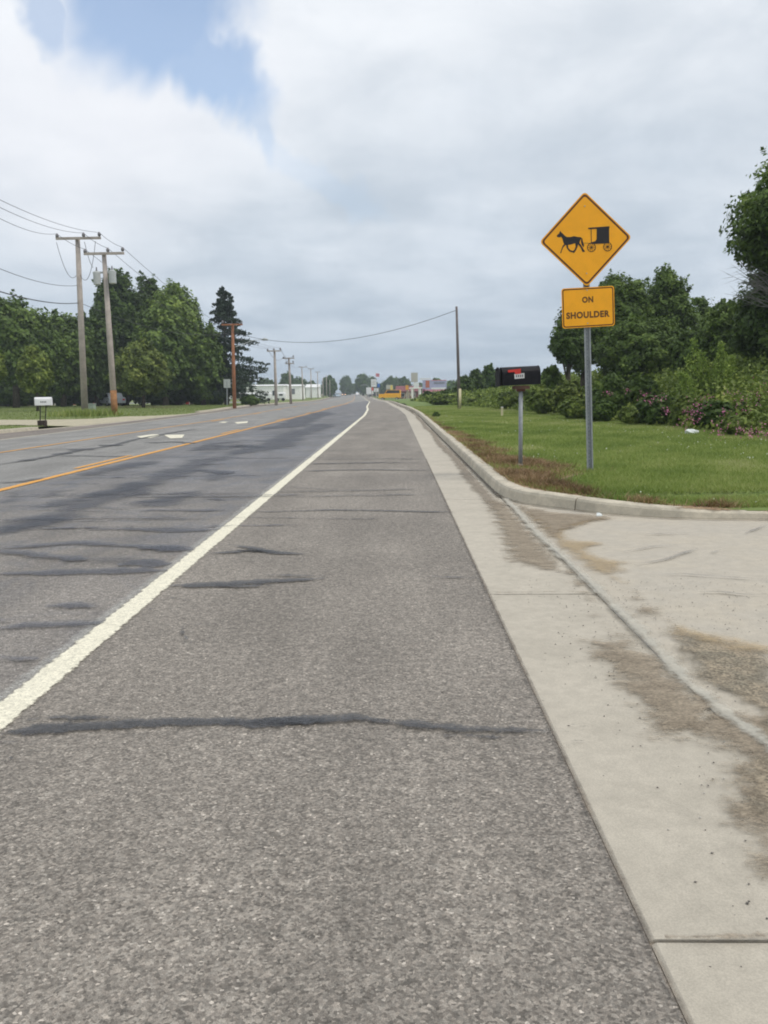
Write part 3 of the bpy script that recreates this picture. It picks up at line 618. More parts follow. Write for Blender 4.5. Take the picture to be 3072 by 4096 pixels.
for yj in (1.78, 5.12): ribbon('joint_silt', [(x, yj+.004*math.sin(x*7)) for x in np.arange(.62, 5.5 if yj < 3 else 1.3, .2)], 0.013, patchmat('joint_silt', (0.20, 0.165, 0.125), (0.30, 0.25, 0.19), amp=0.022, soft=0.02, nscale=9, op=.85), z=0.0235, taper=False)
# black smudges where the sealant reaches the gutter, loose bits
rg = np.random.default_rng(5)
for i in range(14):
    c = P(2215+rg.uniform(0, 110), 2890+rg.uniform(0, 120)); ribbon('tar_splash', [(c.x, c.y), (c.x+.02, c.y+rg.uniform(-.01, .01)), (c.x+rg.uniform(.03, .05), c.y)], 0.005, M_tar, z=0.020+.0002*i, step=.01, parent=road)

def pebbles(name, n, region, mat, smin, smax, seed, zf=lambda x, y: 0.006):
    rg = np.random.default_rng(seed); V = []; Q = []; ico = np.array([(1, 0, 0), (-1, 0, 0), (0, 1, 0), (0, -1, 0), (0, 0, 1), (0, 0, -1)], float)
    T = np.array([(0, 2, 4), (2, 1, 4), (1, 3, 4), (3, 0, 4), (2, 0, 5), (1, 2, 5), (3, 1, 5), (0, 3, 5)])
    xy = region(rg, n); s = rg.uniform(smin, smax, n)
    b = ico[None]*rg.uniform(.6, 1.2, (n, 6, 1))*s[:, None, None]*np.array([1, .8, .55]); a = rg.uniform(0, 6.28, n)
    x = b[..., 0]*np.cos(a)[:, None]-b[..., 1]*np.sin(a)[:, None]; y = b[..., 0]*np.sin(a)[:, None]+b[..., 1]*np.cos(a)[:, None]
    V = np.stack([x+xy[:, :1], y+xy[:, 1:], b[..., 2]+zf(xy[:, 0], xy[:, 1])[:, None] if callable(zf) and not np.isscalar(zf(xy[:, 0], xy[:, 1])) else b[..., 2]+0.009+s[:, None]*.3], -1).reshape(-1, 3)
    I = (T[None]+np.arange(n)[:, None, None]*6).reshape(-1, 3)
    return tag(link(name, npmesh(name, V, 3, I), mat), kind='stuff')
def reg_ap(rg, n): return np.c_[0.75+rg.beta(2, 3, n)*2.6, rg.uniform(0.6, 5.5, n)]
def reg_sh(rg, n): return np.c_[rg.uniform(-1.5, 1.6, n), rg.uniform(1.0, 7, n)]
tag(pebbles('loose_grit', 1100, reg_ap, M_stone, .0015, .006, 1), 'dark grit scattered over the dirty concrete apron', 'grit')
tag(pebbles('pale_grit', 700, reg_ap, M_stonel, .0015, .006, 2), 'pale grit scattered over the dirty concrete apron', 'grit')
tag(pebbles('road_grit', 130, reg_sh, M_stone, .002, .006, 3), 'few dark specks of grit on the asphalt shoulder', 'grit')

# ------------------------------------------------------------ left side: kerb, lawn, drive
lk = empty('far_kerb', (-14.5, 20, 0)); tag(lk, kind='structure')
ys_ = np.concatenate([np.arange(4, 70, 3.05), np.arange(70, 330, 12)])
for a, b__ in zip(ys_[:-1], ys_[1:]):
    vs_ = []; q = np.linspace(a+.006, b__-.006, 3)
    h_ = 0.125 if a < 31 or a > 54 else 0.012
    for y in q:
        c = float(kl(y)); z = float(G(y))
        vs_ += [(c, y, z-.02), (c-.03, y, z+h_), (c-.32, y, z+h_), (c-.32, y, z-.05)]
    fs = [(i*4+k, (i+1)*4+k, (i+1)*4+k+1, i*4+k+1) for i in range(2) for k in range(3)]+[(0, 1, 2, 3), (8, 11, 10, 9)]
    MB().add(vs_, fs).build('kerb_stone', M_kerb, lk, loc=(14.5, -20, 0))
def lz(x, y):
    x = np.asarray(x, float); y = np.asarray(y, float); w = np.clip((y-32.6)/1.2, 0, 1)*np.clip((57-y)/2.5, 0, 1)
    return G(y)+0.11*(1-w*np.clip(1-(kl(y)-.1-x)/1.8, 0, 1))+np.clip(-x-17, 0, 40)*0.004
lo_ = np.array([0, .2, 1, 2.5, 5, 8, 12, 18, 26, 40, 60, 90, 140, 220]); lys = np.concatenate([np.arange(0, 150, 2.5), np.arange(150, 420, 10)])
LX = kl(lys)[:, None]-.22-lo_[None]; LY = np.repeat(lys[:, None], len(lo_), 1); I = (np.arange(len(lys)-1)[:, None]*len(lo_)+np.arange(len(lo_)-1)[None]).ravel()
tag(link('lawn', npmesh('lawn', np.c_[LX.ravel(), LY.ravel(), lz(LX, LY).ravel()], 4, np.c_[I+1, I, I+len(lo_), I+len(lo_)+1], smooth=True), M_lawn), kind='structure')
ZL = (0.422, 0, 1450)
DRV = [(-45, 51), (-30, 45.5), (-19.8, 41.6), (-17.6, 40.8), (-15.2, 41.4), (-14.8, 45.3), (-14.1, 47.6), (-13.6, 51.0), (-13.05, 55), (-12.9, 50), (-13.0, 38), (-13.35, 34), (-13.6, 33.2), (-16, 33.8), (-30, 37), (-45, 42)]
patch('gravel_drive', DRV, M_pale, 0.012, 0.2, zf=lz, clip=lambda X, Y: X < kl(Y)-.02)
patch('bare_earth', pz([(750, 418), (1659, 412), (1800, 420), (1659, 432), (700, 428)], *ZL, dz=0.15), M_bare, 0.010, 1.0, zf=lz)
patch('side_road', [P(1092, 1680-8, .12), P(1110, 1605), P(1330, 1600)] and [(x, y) for x, y in [(-22, 128), (-22, 158), (-70, 170), (-70, 140)]], M_lot, 0.012, 2.0, zf=lz)

# ------------------------------------------------------------ vegetation
def blades(name, xy, zf, hmin, hmax, wid, mat, seed, lean=0.5, tint=None, flat=0.0):
    rg = np.random.default_rng(seed); n = len(xy); a = rg.uniform(0, 2*math.pi, n)
    dist = np.hypot(xy[:, 0], xy[:, 1]); w = wid*(0.7+0.06*dist)*rg.uniform(.7, 1.3, n); h = rg.uniform(hmin, hmax, n)
    z = zf(xy[:, 0], xy[:, 1]); ln = rg.normal(0, lean, (n, 2))*h[:, None]
    ax = np.c_[np.cos(a), np.sin(a)]*w[:, None]/2
    B0 = np.c_[xy-ax, z-.01]; B1 = np.c_[xy+ax, z-.01]; T = np.c_[xy+ln, z+h*(1-flat)]
    V = np.stack([B0, B1, T], 1).reshape(-1, 3)
    t = rg.beta(2, 2.5, n) if tint is None else tint(rg, n)
    return link(name, npmesh(name, V, 3, np.arange(3*n), {'t': np.repeat(t, 3)}), mat)
Z5 = (0.4822, 1700, 1550)
up5 = [(-140, 172), (-40, 205), (0, 235), (70, 285), (170, 335), (300, 390), (520, 482), (680, 560), (790, 600), (900, 630), (1100, 655), (1190, 690), (1350, 700), (1280, 725), (1160, 770), (1250, 850), (1400, 905), (1659, 925)]
brown = [P(1700+x*.4822, 1550+y*.4822, .15) for x, y in up5]+[P(2200+x*.5256, 1900+y*.5256, .12) for x, y in [(700, 190), (1200, 215), (1659, 265)]]+[Vector((5.2, 8.12, 0)), Vector((7, 8.1, 0))]
kb = [(float(kpos(s_)[0]), float(kpos(s_)[1])) for s_ in np.linspace(0, _s[-1], 900)]
kb = [p for p in kb if brown[0].y > p[1] and p[0] < 7.2][::-1]
brown = [(p.x, p.y) for p in brown]+[(p[0]+.05, p[1]+.02) for p in kb]
patch('dead_grass_strip', brown, M_soil, 0.006, 0.06, zf=vz)
rg = np.random.default_rng(11)
def sample_verge(n, seed):
    rg = np.random.default_rng(seed); y = 8.0*np.exp(rg.uniform(0, math.log(60/8.0), n)); x = rg.uniform(0, 1, n)*np.minimum(9.2, 2.5+y*0.5)+1.3
    k = ksd(x, y) > 0.185; return np.c_[x, y][k]
xy = sample_verge(520000, 12); jx = xy+.16*np.c_[np.sin(xy[:, 0]*7+xy[:, 1]*3), np.sin(xy[:, 1]*6-xy[:, 0]*4)]+np.random.default_rng(4).normal(0, .05, xy.shape); inb = inpoly(jx[:, 0], jx[:, 1], brown) & (np.random.default_rng(6).uniform(0, 1, len(xy)) > .34+.5*(np.sin(xy[:, 0]*3.1+xy[:, 1]*2.3) > .55)); dbr = segdist(xy[:, 0], xy[:, 1], brown)
gr = xy[~inb & ((dbr > 0.12) | (rg.uniform(0, 1, len(xy)) < .4))]
def vt(r_, n):
    return np.clip(.42+.16*np.sin(gr[:, 0]*3.7+2*np.sin(gr[:, 1]*2.9))*np.sin(gr[:, 1]*4.1+gr[:, 0])+.13*np.sin(gr[:, 0]*.9+gr[:, 1]*.35)+.10*np.sin(gr[:, 1]*1.3+gr[:, 0]*2.3)+.08*np.sin(gr[:, 0]*5.3-gr[:, 1]*3.1)+.10*(gr[:, 1]-14)/20+r_.normal(0, .16, n), 0, 1)
tag(blades('verge_grass', gr, vz, .025, .075, .0075, M_blade, 13, lean=.75, tint=vt), 'short mown green grass on the right verge behind the kerb', 'grass', kind='stuff')
xb = xy[inb]; extra = np.repeat(xb, 3, 0)+rg.normal(0, .05, (len(xb)*3, 2)); xb = np.concatenate([xb, extra]); xb = xb[ksd(xb[:, 0], xb[:, 1]) > .16]
def clump(rg, n):
    q = xb[den_]; return np.clip(.42+.24*np.sin(q[:, 0]*6.1+1.3*np.sin(q[:, 1]*3.7))*np.cos(q[:, 1]*4.3+q[:, 0])+rg.normal(0, .17, n), 0, 1)
den_ = (np.sin(xb[:, 0]*5.1+xb[:, 1]*1.7)+np.sin(xb[:, 1]*3.3-xb[:, 0]*2.2)+rg.normal(0, .8, len(xb))) > -0.5
tag(blades('dead_grass', xb[den_], vz, .02, .10, .009, M_dead, 14, lean=1.0, tint=clump), 'brown dried weeds along the kerb round the mailbox post', 'dead weeds', kind='stuff')
for nm, pp, m_, q_, sd0 in (('post_grass_tuft', P(2361, 1890, .14), M_blade, 260, 19), ('post_dead_tuft', P(2082, 1866, .15), M_dead, 260, 20)):
    rt = np.random.default_rng(sd0); xt = np.c_[pp.x+rt.normal(0, .10, q_), pp.y+rt.normal(-.02, .07, q_)]
    tag(blades(nm, xt, vz, .03, .10, .008, m_, sd0, lean=.6), 'untrimmed grass round the foot of the '+('buggy sign post' if 'grass' in nm else 'black mailbox post'), 'grass tuft', kind='stuff')
# clover heads
cl = sample_verge(3000, 15); cl = cl[~inpoly(cl[:, 0], cl[:, 1], brown)]
cl = cl[(np.sin(cl[:, 0]*1.3)+np.sin(cl[:, 1]*.9+1)) > -.2][:900]
def quads(name, C, size, mat, seed, t=None, squash=1.0, asp=0.6, N=None):
    rg = np.random.default_rng(seed); n = len(C); a = rg.normal(0, 1, (n, 3))
    if N is not None:
        N = N+rg.normal(0, .42, (n, 3)); N /= np.linalg.norm(N, axis=1)[:, None]; a -= N*(a*N).sum(1)[:, None]
    a /= np.linalg.norm(a, axis=1)[:, None]
    b = rg.normal(0, 1, (n, 3)) if N is None else np.cross(N, a)
    b -= a*(a*b).sum(1)[:, None]; b /= np.linalg.norm(b, axis=1)[:, None]
    a[:, 2] *= squash; b[:, 2] *= squash
    s = (size*rg.uniform(.6, 1.3, n))[:, None] if np.isscalar(size) else (size*rg.uniform(.6, 1.3, n))[:, None]
    V = np.stack([C-a*s, C-b*s*asp, C+a*s, C+b*s*asp], 1).reshape(-1, 3)
    t = rg.uniform(0, 1, n) if t is None else t
    return npmesh(name, V, 4, np.arange(4*n), {'t': np.repeat(t, 4)})
tag(link('clover', quads('clover', np.c_[cl, vz(cl[:, 0], cl[:, 1])+.07], .015, M_clover, 3), M_clover), 'white clover heads dotted through the mown verge', 'clover', kind='stuff')
# left lawn tufts
rg = np.random.default_rng(16); y = rg.uniform(24, 95, 60000); x = kl(y)-.33-rg.uniform(0, 1, 60000)**1.2*(6+y*.5)
k = ~inpoly(x, y, DRV); xy2 = np.c_[x, y][k]
M_lblade = leafmat('lawn_blades', [(0, (.17, .22, .07)), (.5, (.24, .30, .10)), (1, (.36, .38, .17))], 0.4)
tag(blades('lawn_grass', xy2, lz, .03, .08, .012, M_lblade, 17, tint=lambda r, n: r.beta(3, 2, n)), 'pale green lawn grass across the road before the trees', 'grass', kind='stuff')
c1 = P(340, 1662, .15); xy3 = np.c_[c1.x+rg.normal(0.1, .8, 1500), c1.y+rg.normal(0, .5, 1500)]
tag(blades('tall_grass_tuft', xy3, lz, .1, .5, .02, M_blade, 18, lean=.3), 'unmown tall grass round the foot of the nearest utility pole', 'tall grass', kind='stuff')

def crown_pts(rg, blobs, n, shell=0.35):
    """leaf positions over a set of blobs (cx,cy,cz,rx,rz)"""
    B = np.array(blobs); vol = B[:, 3]**2*B[:, 4]; w = vol**(0.75); w /= w.sum(); k = rg.choice(len(B), n, p=w)
    d = rg.normal(0, 1, (n, 3)); d /= np.linalg.norm(d, axis=1)[:, None]
    r = shell+(1-shell)*rg.uniform(0, 1, n)**.6; r *= 1+0.22*np.clip(rg.normal(0, .5, n), -1, 1.3)
    C = B[k][:, :3]+d*r[:, None]*np.c_[B[k][:, 3], B[k][:, 3], B[k][:, 4]]
    t = 0.46+rg.normal(0, .24, len(B))[k]+rg.normal(0, .15, n)
    return C, np.clip(t, 0, 1), d*.8+np.array([0, 0, .45])
def tree(name, X, Y, z0, top, hw, bottom, kind, n, leaf, label, cat='tree', group=None, seed=0, shape='round', trunk=0.16, nb=34, k_n=1.25, env=.55, spr=True,  bark=None, skew=0.0, dead=False, sizey=1.0):
    """crown between bottom and top (absolute z), half width hw"""
    rg = np.random.default_rng(seed); root = empty(name, (X, Y, z0), label, cat, group)
    n = int(n*k_n); nb = int(nb*1.7)
    cz = (top+bottom)/2-z0; H = (top-bottom)/2; blobs = []
    for i in range(nb):
        while True:
            p = rg.uniform(-1, 1, 3)
            r = np.linalg.norm(p)
            if r < 1 and r > 0.25: break
        if shape == 'cone': rad = np.interp(p[2], [-1, -.6, 1], [.8, 1, .12])
        elif shape == 'vase': rad = np.interp(p[2], [-1, 0.2, .7, 1], [.35, .9, 1, .6])
        elif shape == 'dome': rad = np.interp(p[2], [-1, -.3, .4, 1], [.9, 1.05, .85, .35])
        else: rad = 1.0
        br = hw*rg.uniform(.15, .34)
        x = p[0]*rad*(hw-br*.7)+skew*p[2]*hw; y = p[1]*rad*(hw-br*.7)*sizey; z = cz+p[2]*(H-br*.5)
        blobs.append((x, y, max(z, br*.5), br, br*rg.uniform(.55, .85)))
    C, t, N = crown_pts(rg, blobs, n)
    if env:
        m = int(n*env); d = rg.normal(0, 1, (m, 3)); d /= np.linalg.norm(d, axis=1)[:, None]; ph = rg.uniform(0, 6, 6)
        bump = 1+.13*np.sin(d[:, 0]*7+ph[0])*np.sin(d[:, 2]*6+ph[1])+.10*np.sin(d[:, 1]*11+d[:, 2]*9+ph[2])+.07*np.sin(d[:, 0]*17+d[:, 2]*15+ph[3])
        rr = (.50+.40*rg.uniform(0, 1, m)**.5)*bump; pr = np.interp(d[:, 2], [-1, -.5, .5, 1], dict(cone=[.8, 1, .6, .15], vase=[.4, .8, 1, .8], dome=[.9, 1, .9, .6]).get(shape, [.9, 1, 1, .9]))
        E = np.c_[d[:, 0]*rr*hw*pr+skew*d[:, 2]*hw, d[:, 1]*rr*hw*pr*sizey, cz+d[:, 2]*rr*H*.97]
        C = np.concatenate([C, E]); N = np.concatenate([N, d*.8+np.array([0, 0, .45])]); te = .45+.25*np.sin(E[:, 0]*3.1/hw*2+ph[4])*np.sin(E[:, 2]*3/hw*2+ph[5])+rg.normal(0, .14, m); t = np.concatenate([t, np.clip(te, 0, 1)])
    ns = int(n*.16/26) if spr else 0
    if ns:
        d = rg.normal(0, 1, (ns, 3)); d[:, 2] = np.where(d[:, 2] < -.3, -d[:, 2], d[:, 2]); d /= np.linalg.norm(d, axis=1)[:, None]
        B = np.array(blobs); kk = rg.integers(0, len(B), ns); kk = np.where(rg.uniform(0, 1, ns) < .8, kk, kk)
        S0 = B[kk][:, :3]+d*np.c_[B[kk][:, 3], B[kk][:, 3], B[kk][:, 4]]*.7; od = S0-np.array([0, 0, cz]); od /= np.linalg.norm(od, axis=1)[:, None]; od += d*.5+np.array([0, 0, .25]); od /= np.linalg.norm(od, axis=1)[:, None]
        Ls = hw*rg.uniform(.10, .30, ns); q = rg.uniform(0, 1, (ns, 26)); E = S0[:, None]+od[:, None]*(Ls[:, None]*q)[..., None]+rg.normal(0, 1, (ns, 26, 3))*(hw*.045*(1.2-q))[..., None]
        E = E.reshape(-1, 3); C = np.concatenate([C, E]); N = np.concatenate([N, np.repeat(d*.5+np.array([0, 0, .6]), 26, 0)]); t = np.concatenate([t, np.clip(np.repeat(.52+rg.normal(0, .2, ns), 26)+rg.normal(0, .12, ns*26), 0, 1)])
    k = C[:, 2] > 0.02; C = C[k]; t = t[k]; N = N[k]
    link('crown' if trunk else 'foliage', quads('crown', C, leaf, M_lf[kind], seed+1, t, N=N), M_lf[kind], root)
    mb = MB()
    if trunk:
        th = max(0.6, (bottom-z0)+H*0.7); mb.tube([(0, 0, -.1), (.03*hw, 0, th*.5), (0, .03, th)], [trunk*1.25, trunk, trunk*.55], 8)
        for i in range(min(9, nb)):
            b = Vector(blobs[i][:3]); s_ = Vector((0, 0, th*rg.uniform(.45, .95))); mid = s_.lerp(b, .5)+Vector((0, 0, .06*hw))
            mb.tube([s_, mid, b], [trunk*.42, trunk*.26, trunk*.10], 5)
        mb.build('trunk', bark or M_bark, root, smooth=True)
    else:
        for i in range(min(12, nb)):
            b = Vector(blobs[i][:3]); mb.tube([(b.x*.25, b.y*.25, 0), (b.x*.6, b.y*.6, b.z*.5), b], [.03, .02, .01], 4)
        mb.build('stems', M_bark, root)
    return root
def tpx(name, px, Y, top, hwpx, bot, kind, n, leaf, label, gz=None, **kw):
    c = at(px, 1560, Y); z0 = float(gz if gz is not None else (lz(c.x, Y) if c.x < -14 else (vz(c.x, Y) if c.x > 2 else G(Y)-.1)))
    return tree(name, c.x, Y, z0, at(px, top, Y).z, hwpx/F*Y, max(z0+.0, at(px, bot, Y).z), kind, n, leaf, label, **kw)
GL = 'trees behind the lawn across the road'
tpx('broadleaf_tree', 60, 82, 1178, 200, 1560, 'mid', 15000, .22, 'wide mid green tree at the left edge above the white mailbox', group=GL, seed=21, nb=60, trunk=.3)
tpx('broadleaf_tree', 250, 86, 1235, 135, 1590, 'mid', 12000, .22, 'round green tree directly behind the nearest utility pole', group=GL, seed=22, nb=45, trunk=.28)
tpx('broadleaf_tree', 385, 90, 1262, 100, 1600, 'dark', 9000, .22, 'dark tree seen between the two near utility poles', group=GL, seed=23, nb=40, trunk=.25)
tpx('small_tree', 145, 62, 1372, 72, 1585, 'bright', 7000, .13, 'small yellow green tree just behind the white mailbox', group=GL, seed=24, nb=34, trunk=.10, shape='dome')
tpx('small_tree', -15, 60, 1400, 45, 1530, 'bright', 4000, .13, 'small bright tree cut by the left edge of the photo', group=GL, seed=25, nb=20, trunk=.08)
tpx('tall_tree', 500, 96, 1078, 125, 1560, 'dark', 14000, .20, 'tallest dark tree with spiky top behind the leaning pole', group=GL, seed=26, nb=52, trunk=.32, shape='round')
tpx('tall_tree', 430, 98, 1180, 75, 1420, 'dark', 4500, .20, 'ragged dark tree with loose branches left of the transformer pole', group=GL, env=0, seed=27, nb=30, trunk=.2)
tpx('tall_tree', 610, 100, 1082, 62, 1420, 'dark', 5500, .20, 'narrow dark crown next to the pale treetop', group=GL, seed=28, nb=28, trunk=.25)
tpx('tall_tree', 715, 93, 1112, 118, 1420, 'light', 10000, .20, 'pale green feathery treetop left of the spruce', group=GL, seed=29, nb=38, trunk=.28, shape='dome')
tpx('broadleaf_tree', 660, 88, 1240, 130, 1590, 'mid', 12000, .22, 'full green tree under the pale treetop', group=GL, seed=30, nb=45, trunk=.28)
tpx('broadleaf_tree', 812, 90, 1270, 95, 1625, 'mid', 8000, .22, 'green tree touching the left side of the spruce', group=GL, seed=31, nb=34, trunk=.22)
tpx('round_tree', 570, 74, 1362, 125, 1585, 'olive', 12000, .16, 'low olive green round tree beside the leaning pole', group=GL, seed=32, nb=52, trunk=.14, shape='dome')
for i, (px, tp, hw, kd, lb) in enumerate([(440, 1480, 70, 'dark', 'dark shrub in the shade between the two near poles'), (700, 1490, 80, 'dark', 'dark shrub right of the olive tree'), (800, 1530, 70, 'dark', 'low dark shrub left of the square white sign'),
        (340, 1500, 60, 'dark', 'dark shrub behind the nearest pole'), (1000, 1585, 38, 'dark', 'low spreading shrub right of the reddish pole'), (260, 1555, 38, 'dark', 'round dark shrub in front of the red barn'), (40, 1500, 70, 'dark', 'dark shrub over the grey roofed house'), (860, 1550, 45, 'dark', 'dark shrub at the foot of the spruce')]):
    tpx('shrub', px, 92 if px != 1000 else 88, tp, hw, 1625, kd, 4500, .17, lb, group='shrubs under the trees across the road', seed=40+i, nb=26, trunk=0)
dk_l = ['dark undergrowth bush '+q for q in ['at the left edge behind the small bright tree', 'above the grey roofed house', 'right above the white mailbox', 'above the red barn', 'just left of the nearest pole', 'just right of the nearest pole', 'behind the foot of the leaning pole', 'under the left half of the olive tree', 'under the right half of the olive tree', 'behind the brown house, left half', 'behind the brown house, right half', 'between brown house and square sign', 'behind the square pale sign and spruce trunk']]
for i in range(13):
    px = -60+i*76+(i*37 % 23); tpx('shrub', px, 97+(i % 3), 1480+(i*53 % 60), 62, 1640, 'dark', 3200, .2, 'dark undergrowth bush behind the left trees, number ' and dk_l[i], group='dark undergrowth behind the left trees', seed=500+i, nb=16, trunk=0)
# spruce
def spruce(px, Y, top, hwpx, base, label):
    c = at(px, 1560, Y); z0 = float(lz(c.x, Y)); H = at(px, top, Y).z-z0; W = hwpx/F*Y; rg = np.random.default_rng(77)
    root = empty('spruce_tree', (c.x, Y, z0), label, 'tree'); mb = MB(); mb.tube([(0, 0, -.1), (0.1, 0, H*.5), (0, 0, H)], [.28, .17, .02], 8)
    Cs = []; ts = []
    for i in range(150):
        f = rg.uniform(.03, .99)**.85; z = H*f; a = rg.uniform(0, 6.283); L = W*np.interp(f, [0, .12, .3, .55, .8, 1], [.8, 1.0, .95, .72, .40, .06])*rg.uniform(.35, 1.15)*(1.0+.22*math.cos(a))
        d = np.array([math.cos(a), math.sin(a)]); dr = -0.16*L+rg.uniform(-.1, .2)
        mb.tube([(0, 0, z), (d[0]*L*.5, d[1]*L*.5, z+dr*.3), (d[0]*L, d[1]*L, z+dr)], [.05, .03, .01], 4, cap=False)
        m = int(70+110*L/W); q = rg.uniform(.12, 1, m); wd = L*.20*(1.15-q)
        Cs.append(np.c_[d[0]*L*q+rg.normal(0, 1, m)*wd, d[1]*L*q+rg.normal(0, 1, m)*wd, z+dr*q-abs(rg.normal(0, .16, m))+.1]); ts.append(np.clip(rg.normal(.45, .12)+rg.normal(0, .14, m), 0, 1))
    C = np.concatenate(Cs); link('crown', quads('crown', C, .17, None, 78, np.concatenate(ts), asp=.45), M_lf['spruce'], root); mb.build('trunk', M_bark, root)
spruce(905, 92, 1140, 145, 1620, 'tall dark ragged spruce at the right end of the left tree group')

# right side
GR = 'trees behind the right verge'
for a in [
 ('broadleaf_tree', 2330, 44, 1160, 120, 1500, 'mid', 14000, .085, 'green tree directly behind the lettered sign plate', dict(nb=44, trunk=.16)),
 ('broadleaf_tree', 2470, 46, 1085, 130, 1480, 'mid', 18000, .085, 'broad tree rising right of the diamond sign', dict(nb=52, trunk=.2)),
 ('broadleaf_tree', 2650, 47, 1062, 135, 1520, 'mid', 18000, .085, 'tree with the highest top in the middle of the right grove', dict(nb=52, trunk=.2, shape='dome')),
 ('broadleaf_tree', 2790, 48, 1175, 80, 1500, 'mid', 9000, .085, 'loose tree with open brownish twigs near the tall right tree', dict(nb=36, trunk=.15, env=.15)),
 ('broadleaf_tree', 2560, 40, 1270, 180, 1600, 'mid', 20000, .08, 'wide low leafy tree in the right grove behind the post', dict(nb=52, trunk=.16)),
 ('leaning_tree', 2270, 39, 1300, 75, 1470, 'dark', 6000, .075, 'dark tree hanging out to the left of the sign post', dict(nb=28, trunk=.12)),
 ('broadleaf_tree', 2900, 36, 1200, 115, 1560, 'mid', 15000, .075, 'round leafy tree below the bare twigs at the right edge', dict(nb=44, trunk=.16)),
 ('broadleaf_tree', 3060, 31, 1170, 130, 1500, 'dark', 14000, .07, 'shadowy low tree under the tall crown at the right edge', dict(nb=44, trunk=.15)),
 ('broadleaf_tree', 2760, 37, 1310, 90, 1600, 'mid', 11000, .075, 'mid green young tree behind the bright sumac', dict(nb=36, trunk=.12)),
 ]:
    nm, px, Y, tp, hw, bt, kd, n, lf, lb, kw = a
    tpx(nm, px, Y, tp, hw, bt, kd, n, lf, lb, group=GR, seed=60+int(px) % 97, **kw)
tpx('tall_tree', 3235, 28, 570, 335, 1150, 'mid', 26000, .085, 'tall tree cut by the right edge of the photo', group=GR, seed=91, nb=75, trunk=.22)
tpx('broadleaf_tree', 3170, 29.5, 985, 235, 1500, 'dark', 22000, .08, 'dark leafy mass directly below the tall crown at the right edge', group=GR, seed=95, nb=60, trunk=.2)
# bare twigs under the tall crown
rg = np.random.default_rng(5); c = at(3150, 1300, 28); tb = empty('bare_branches', (c.x, 28, float(vz(c.x, 28))), 'bare grey dead tree with fine twigs under the tall right crown', 'dead tree')
mb = MB(); base = Vector((0, 0, 0)); hz = at(3150, 1180, 28).z-tb.location.z; mb.tube([(0, 0, -.1), (0, 0, hz)], [.1, .05], 6)
for i in range(22):
    e = at(rg.uniform(2880, 3060), rg.uniform(1040, 1190), 28)-tb.location; e.y += rg.uniform(-.6, .6); s_ = Vector((0, 0, hz*rg.uniform(.8, 1))); m1 = s_.lerp(e, .5)+Vector((0, 0, rg.uniform(-.15, .25)))
    mb.tube([s_, m1, e], [.022, .012, .003], 4)
    for k in range(4):
        q = m1.lerp(e, rg.uniform(0, .9)); mb.tube([q, q+Vector((-rg.uniform(.2, .6), rg.uniform(-.2, .2), rg.uniform(-.3, .35)))], [.007, .002], 3)
mb.build('branches', M_greybark, tb)
GB = 'bushes along the back of the verge'
bl = [(1715, 100, 1565, 25, 1600, 'dark', 'dark bush at the left foot of the billboard'), (1790, 75, 1560, 60, 1612, 'dark', 'dark bush under the billboard left of the bare pole'), (1860, 72, 1500, 45, 1612, 'dark', 'tall dark bush right behind the bare pole'),
 (1905, 80, 1472, 38, 1600, 'dark', 'small tree with a loose top right of the bare pole'), (1955, 84, 1458, 42, 1590, 'blue', 'bluish round tree left of the black mailbox'), (1800, 66, 1580, 90, 1630, 'weed', 'low green bush at the foot of the bare pole'),
 (1925, 58, 1590, 90, 1640, 'weed', 'low light green bush behind the cream stake'), (2060, 46, 1560, 70, 1645, 'weed', 'grassy green bush behind the mailbox post'), (2200, 40, 1462, 55, 1660, 'mid', 'upright bush right of the black mailbox'),
 (2170, 36, 1545, 60, 1655, 'weed', 'light green bush between mailbox and sign post'), (2270, 34, 1520, 60, 1672, 'olive', 'olive bush touching the left side of the sign post'), (2300, 30, 1590, 60, 1690, 'weed', 'pale leafed bush at mid height behind the sign post'),
 (2440, 29, 1490, 70, 1690, 'mid', 'pointed green bush just right of the sign post'), (2400, 27, 1600, 60, 1705, 'dark', 'low dark bush right of the sign post foot'), (2560, 30, 1490, 70, 1660, 'mid', 'dense bush between sign post and sumac'),
 (2630, 24, 1570, 75, 1710, 'dark', 'low bush with pink blooms left of the sumac'), (2540, 25, 1620, 60, 1705, 'weed', 'soft green weedy bush before the grove'), (2860, 21, 1600, 85, 1740, 'dark', 'dark bush with pink blooms above the white litter'),
 (3010, 22, 1600, 90, 1750, 'mid', 'green bush with pink blooms at the right edge'), (2960, 18.5, 1660, 70, 1765, 'weed', 'light green bush nearest the mown grass at right'), (2740, 23, 1580, 60, 1725, 'weed', 'light bush in front of the sumac')]
for i, (px, Y, tp, hw, bt, kd, lb) in enumerate(bl):
    tpx('bush', px, Y, tp, hw, bt+30, kd, int(5500 if Y > 50 else 8000), .028+Y*.0014, lb, cat='bush', group=GB, seed=120+i, nb=30, trunk=0)
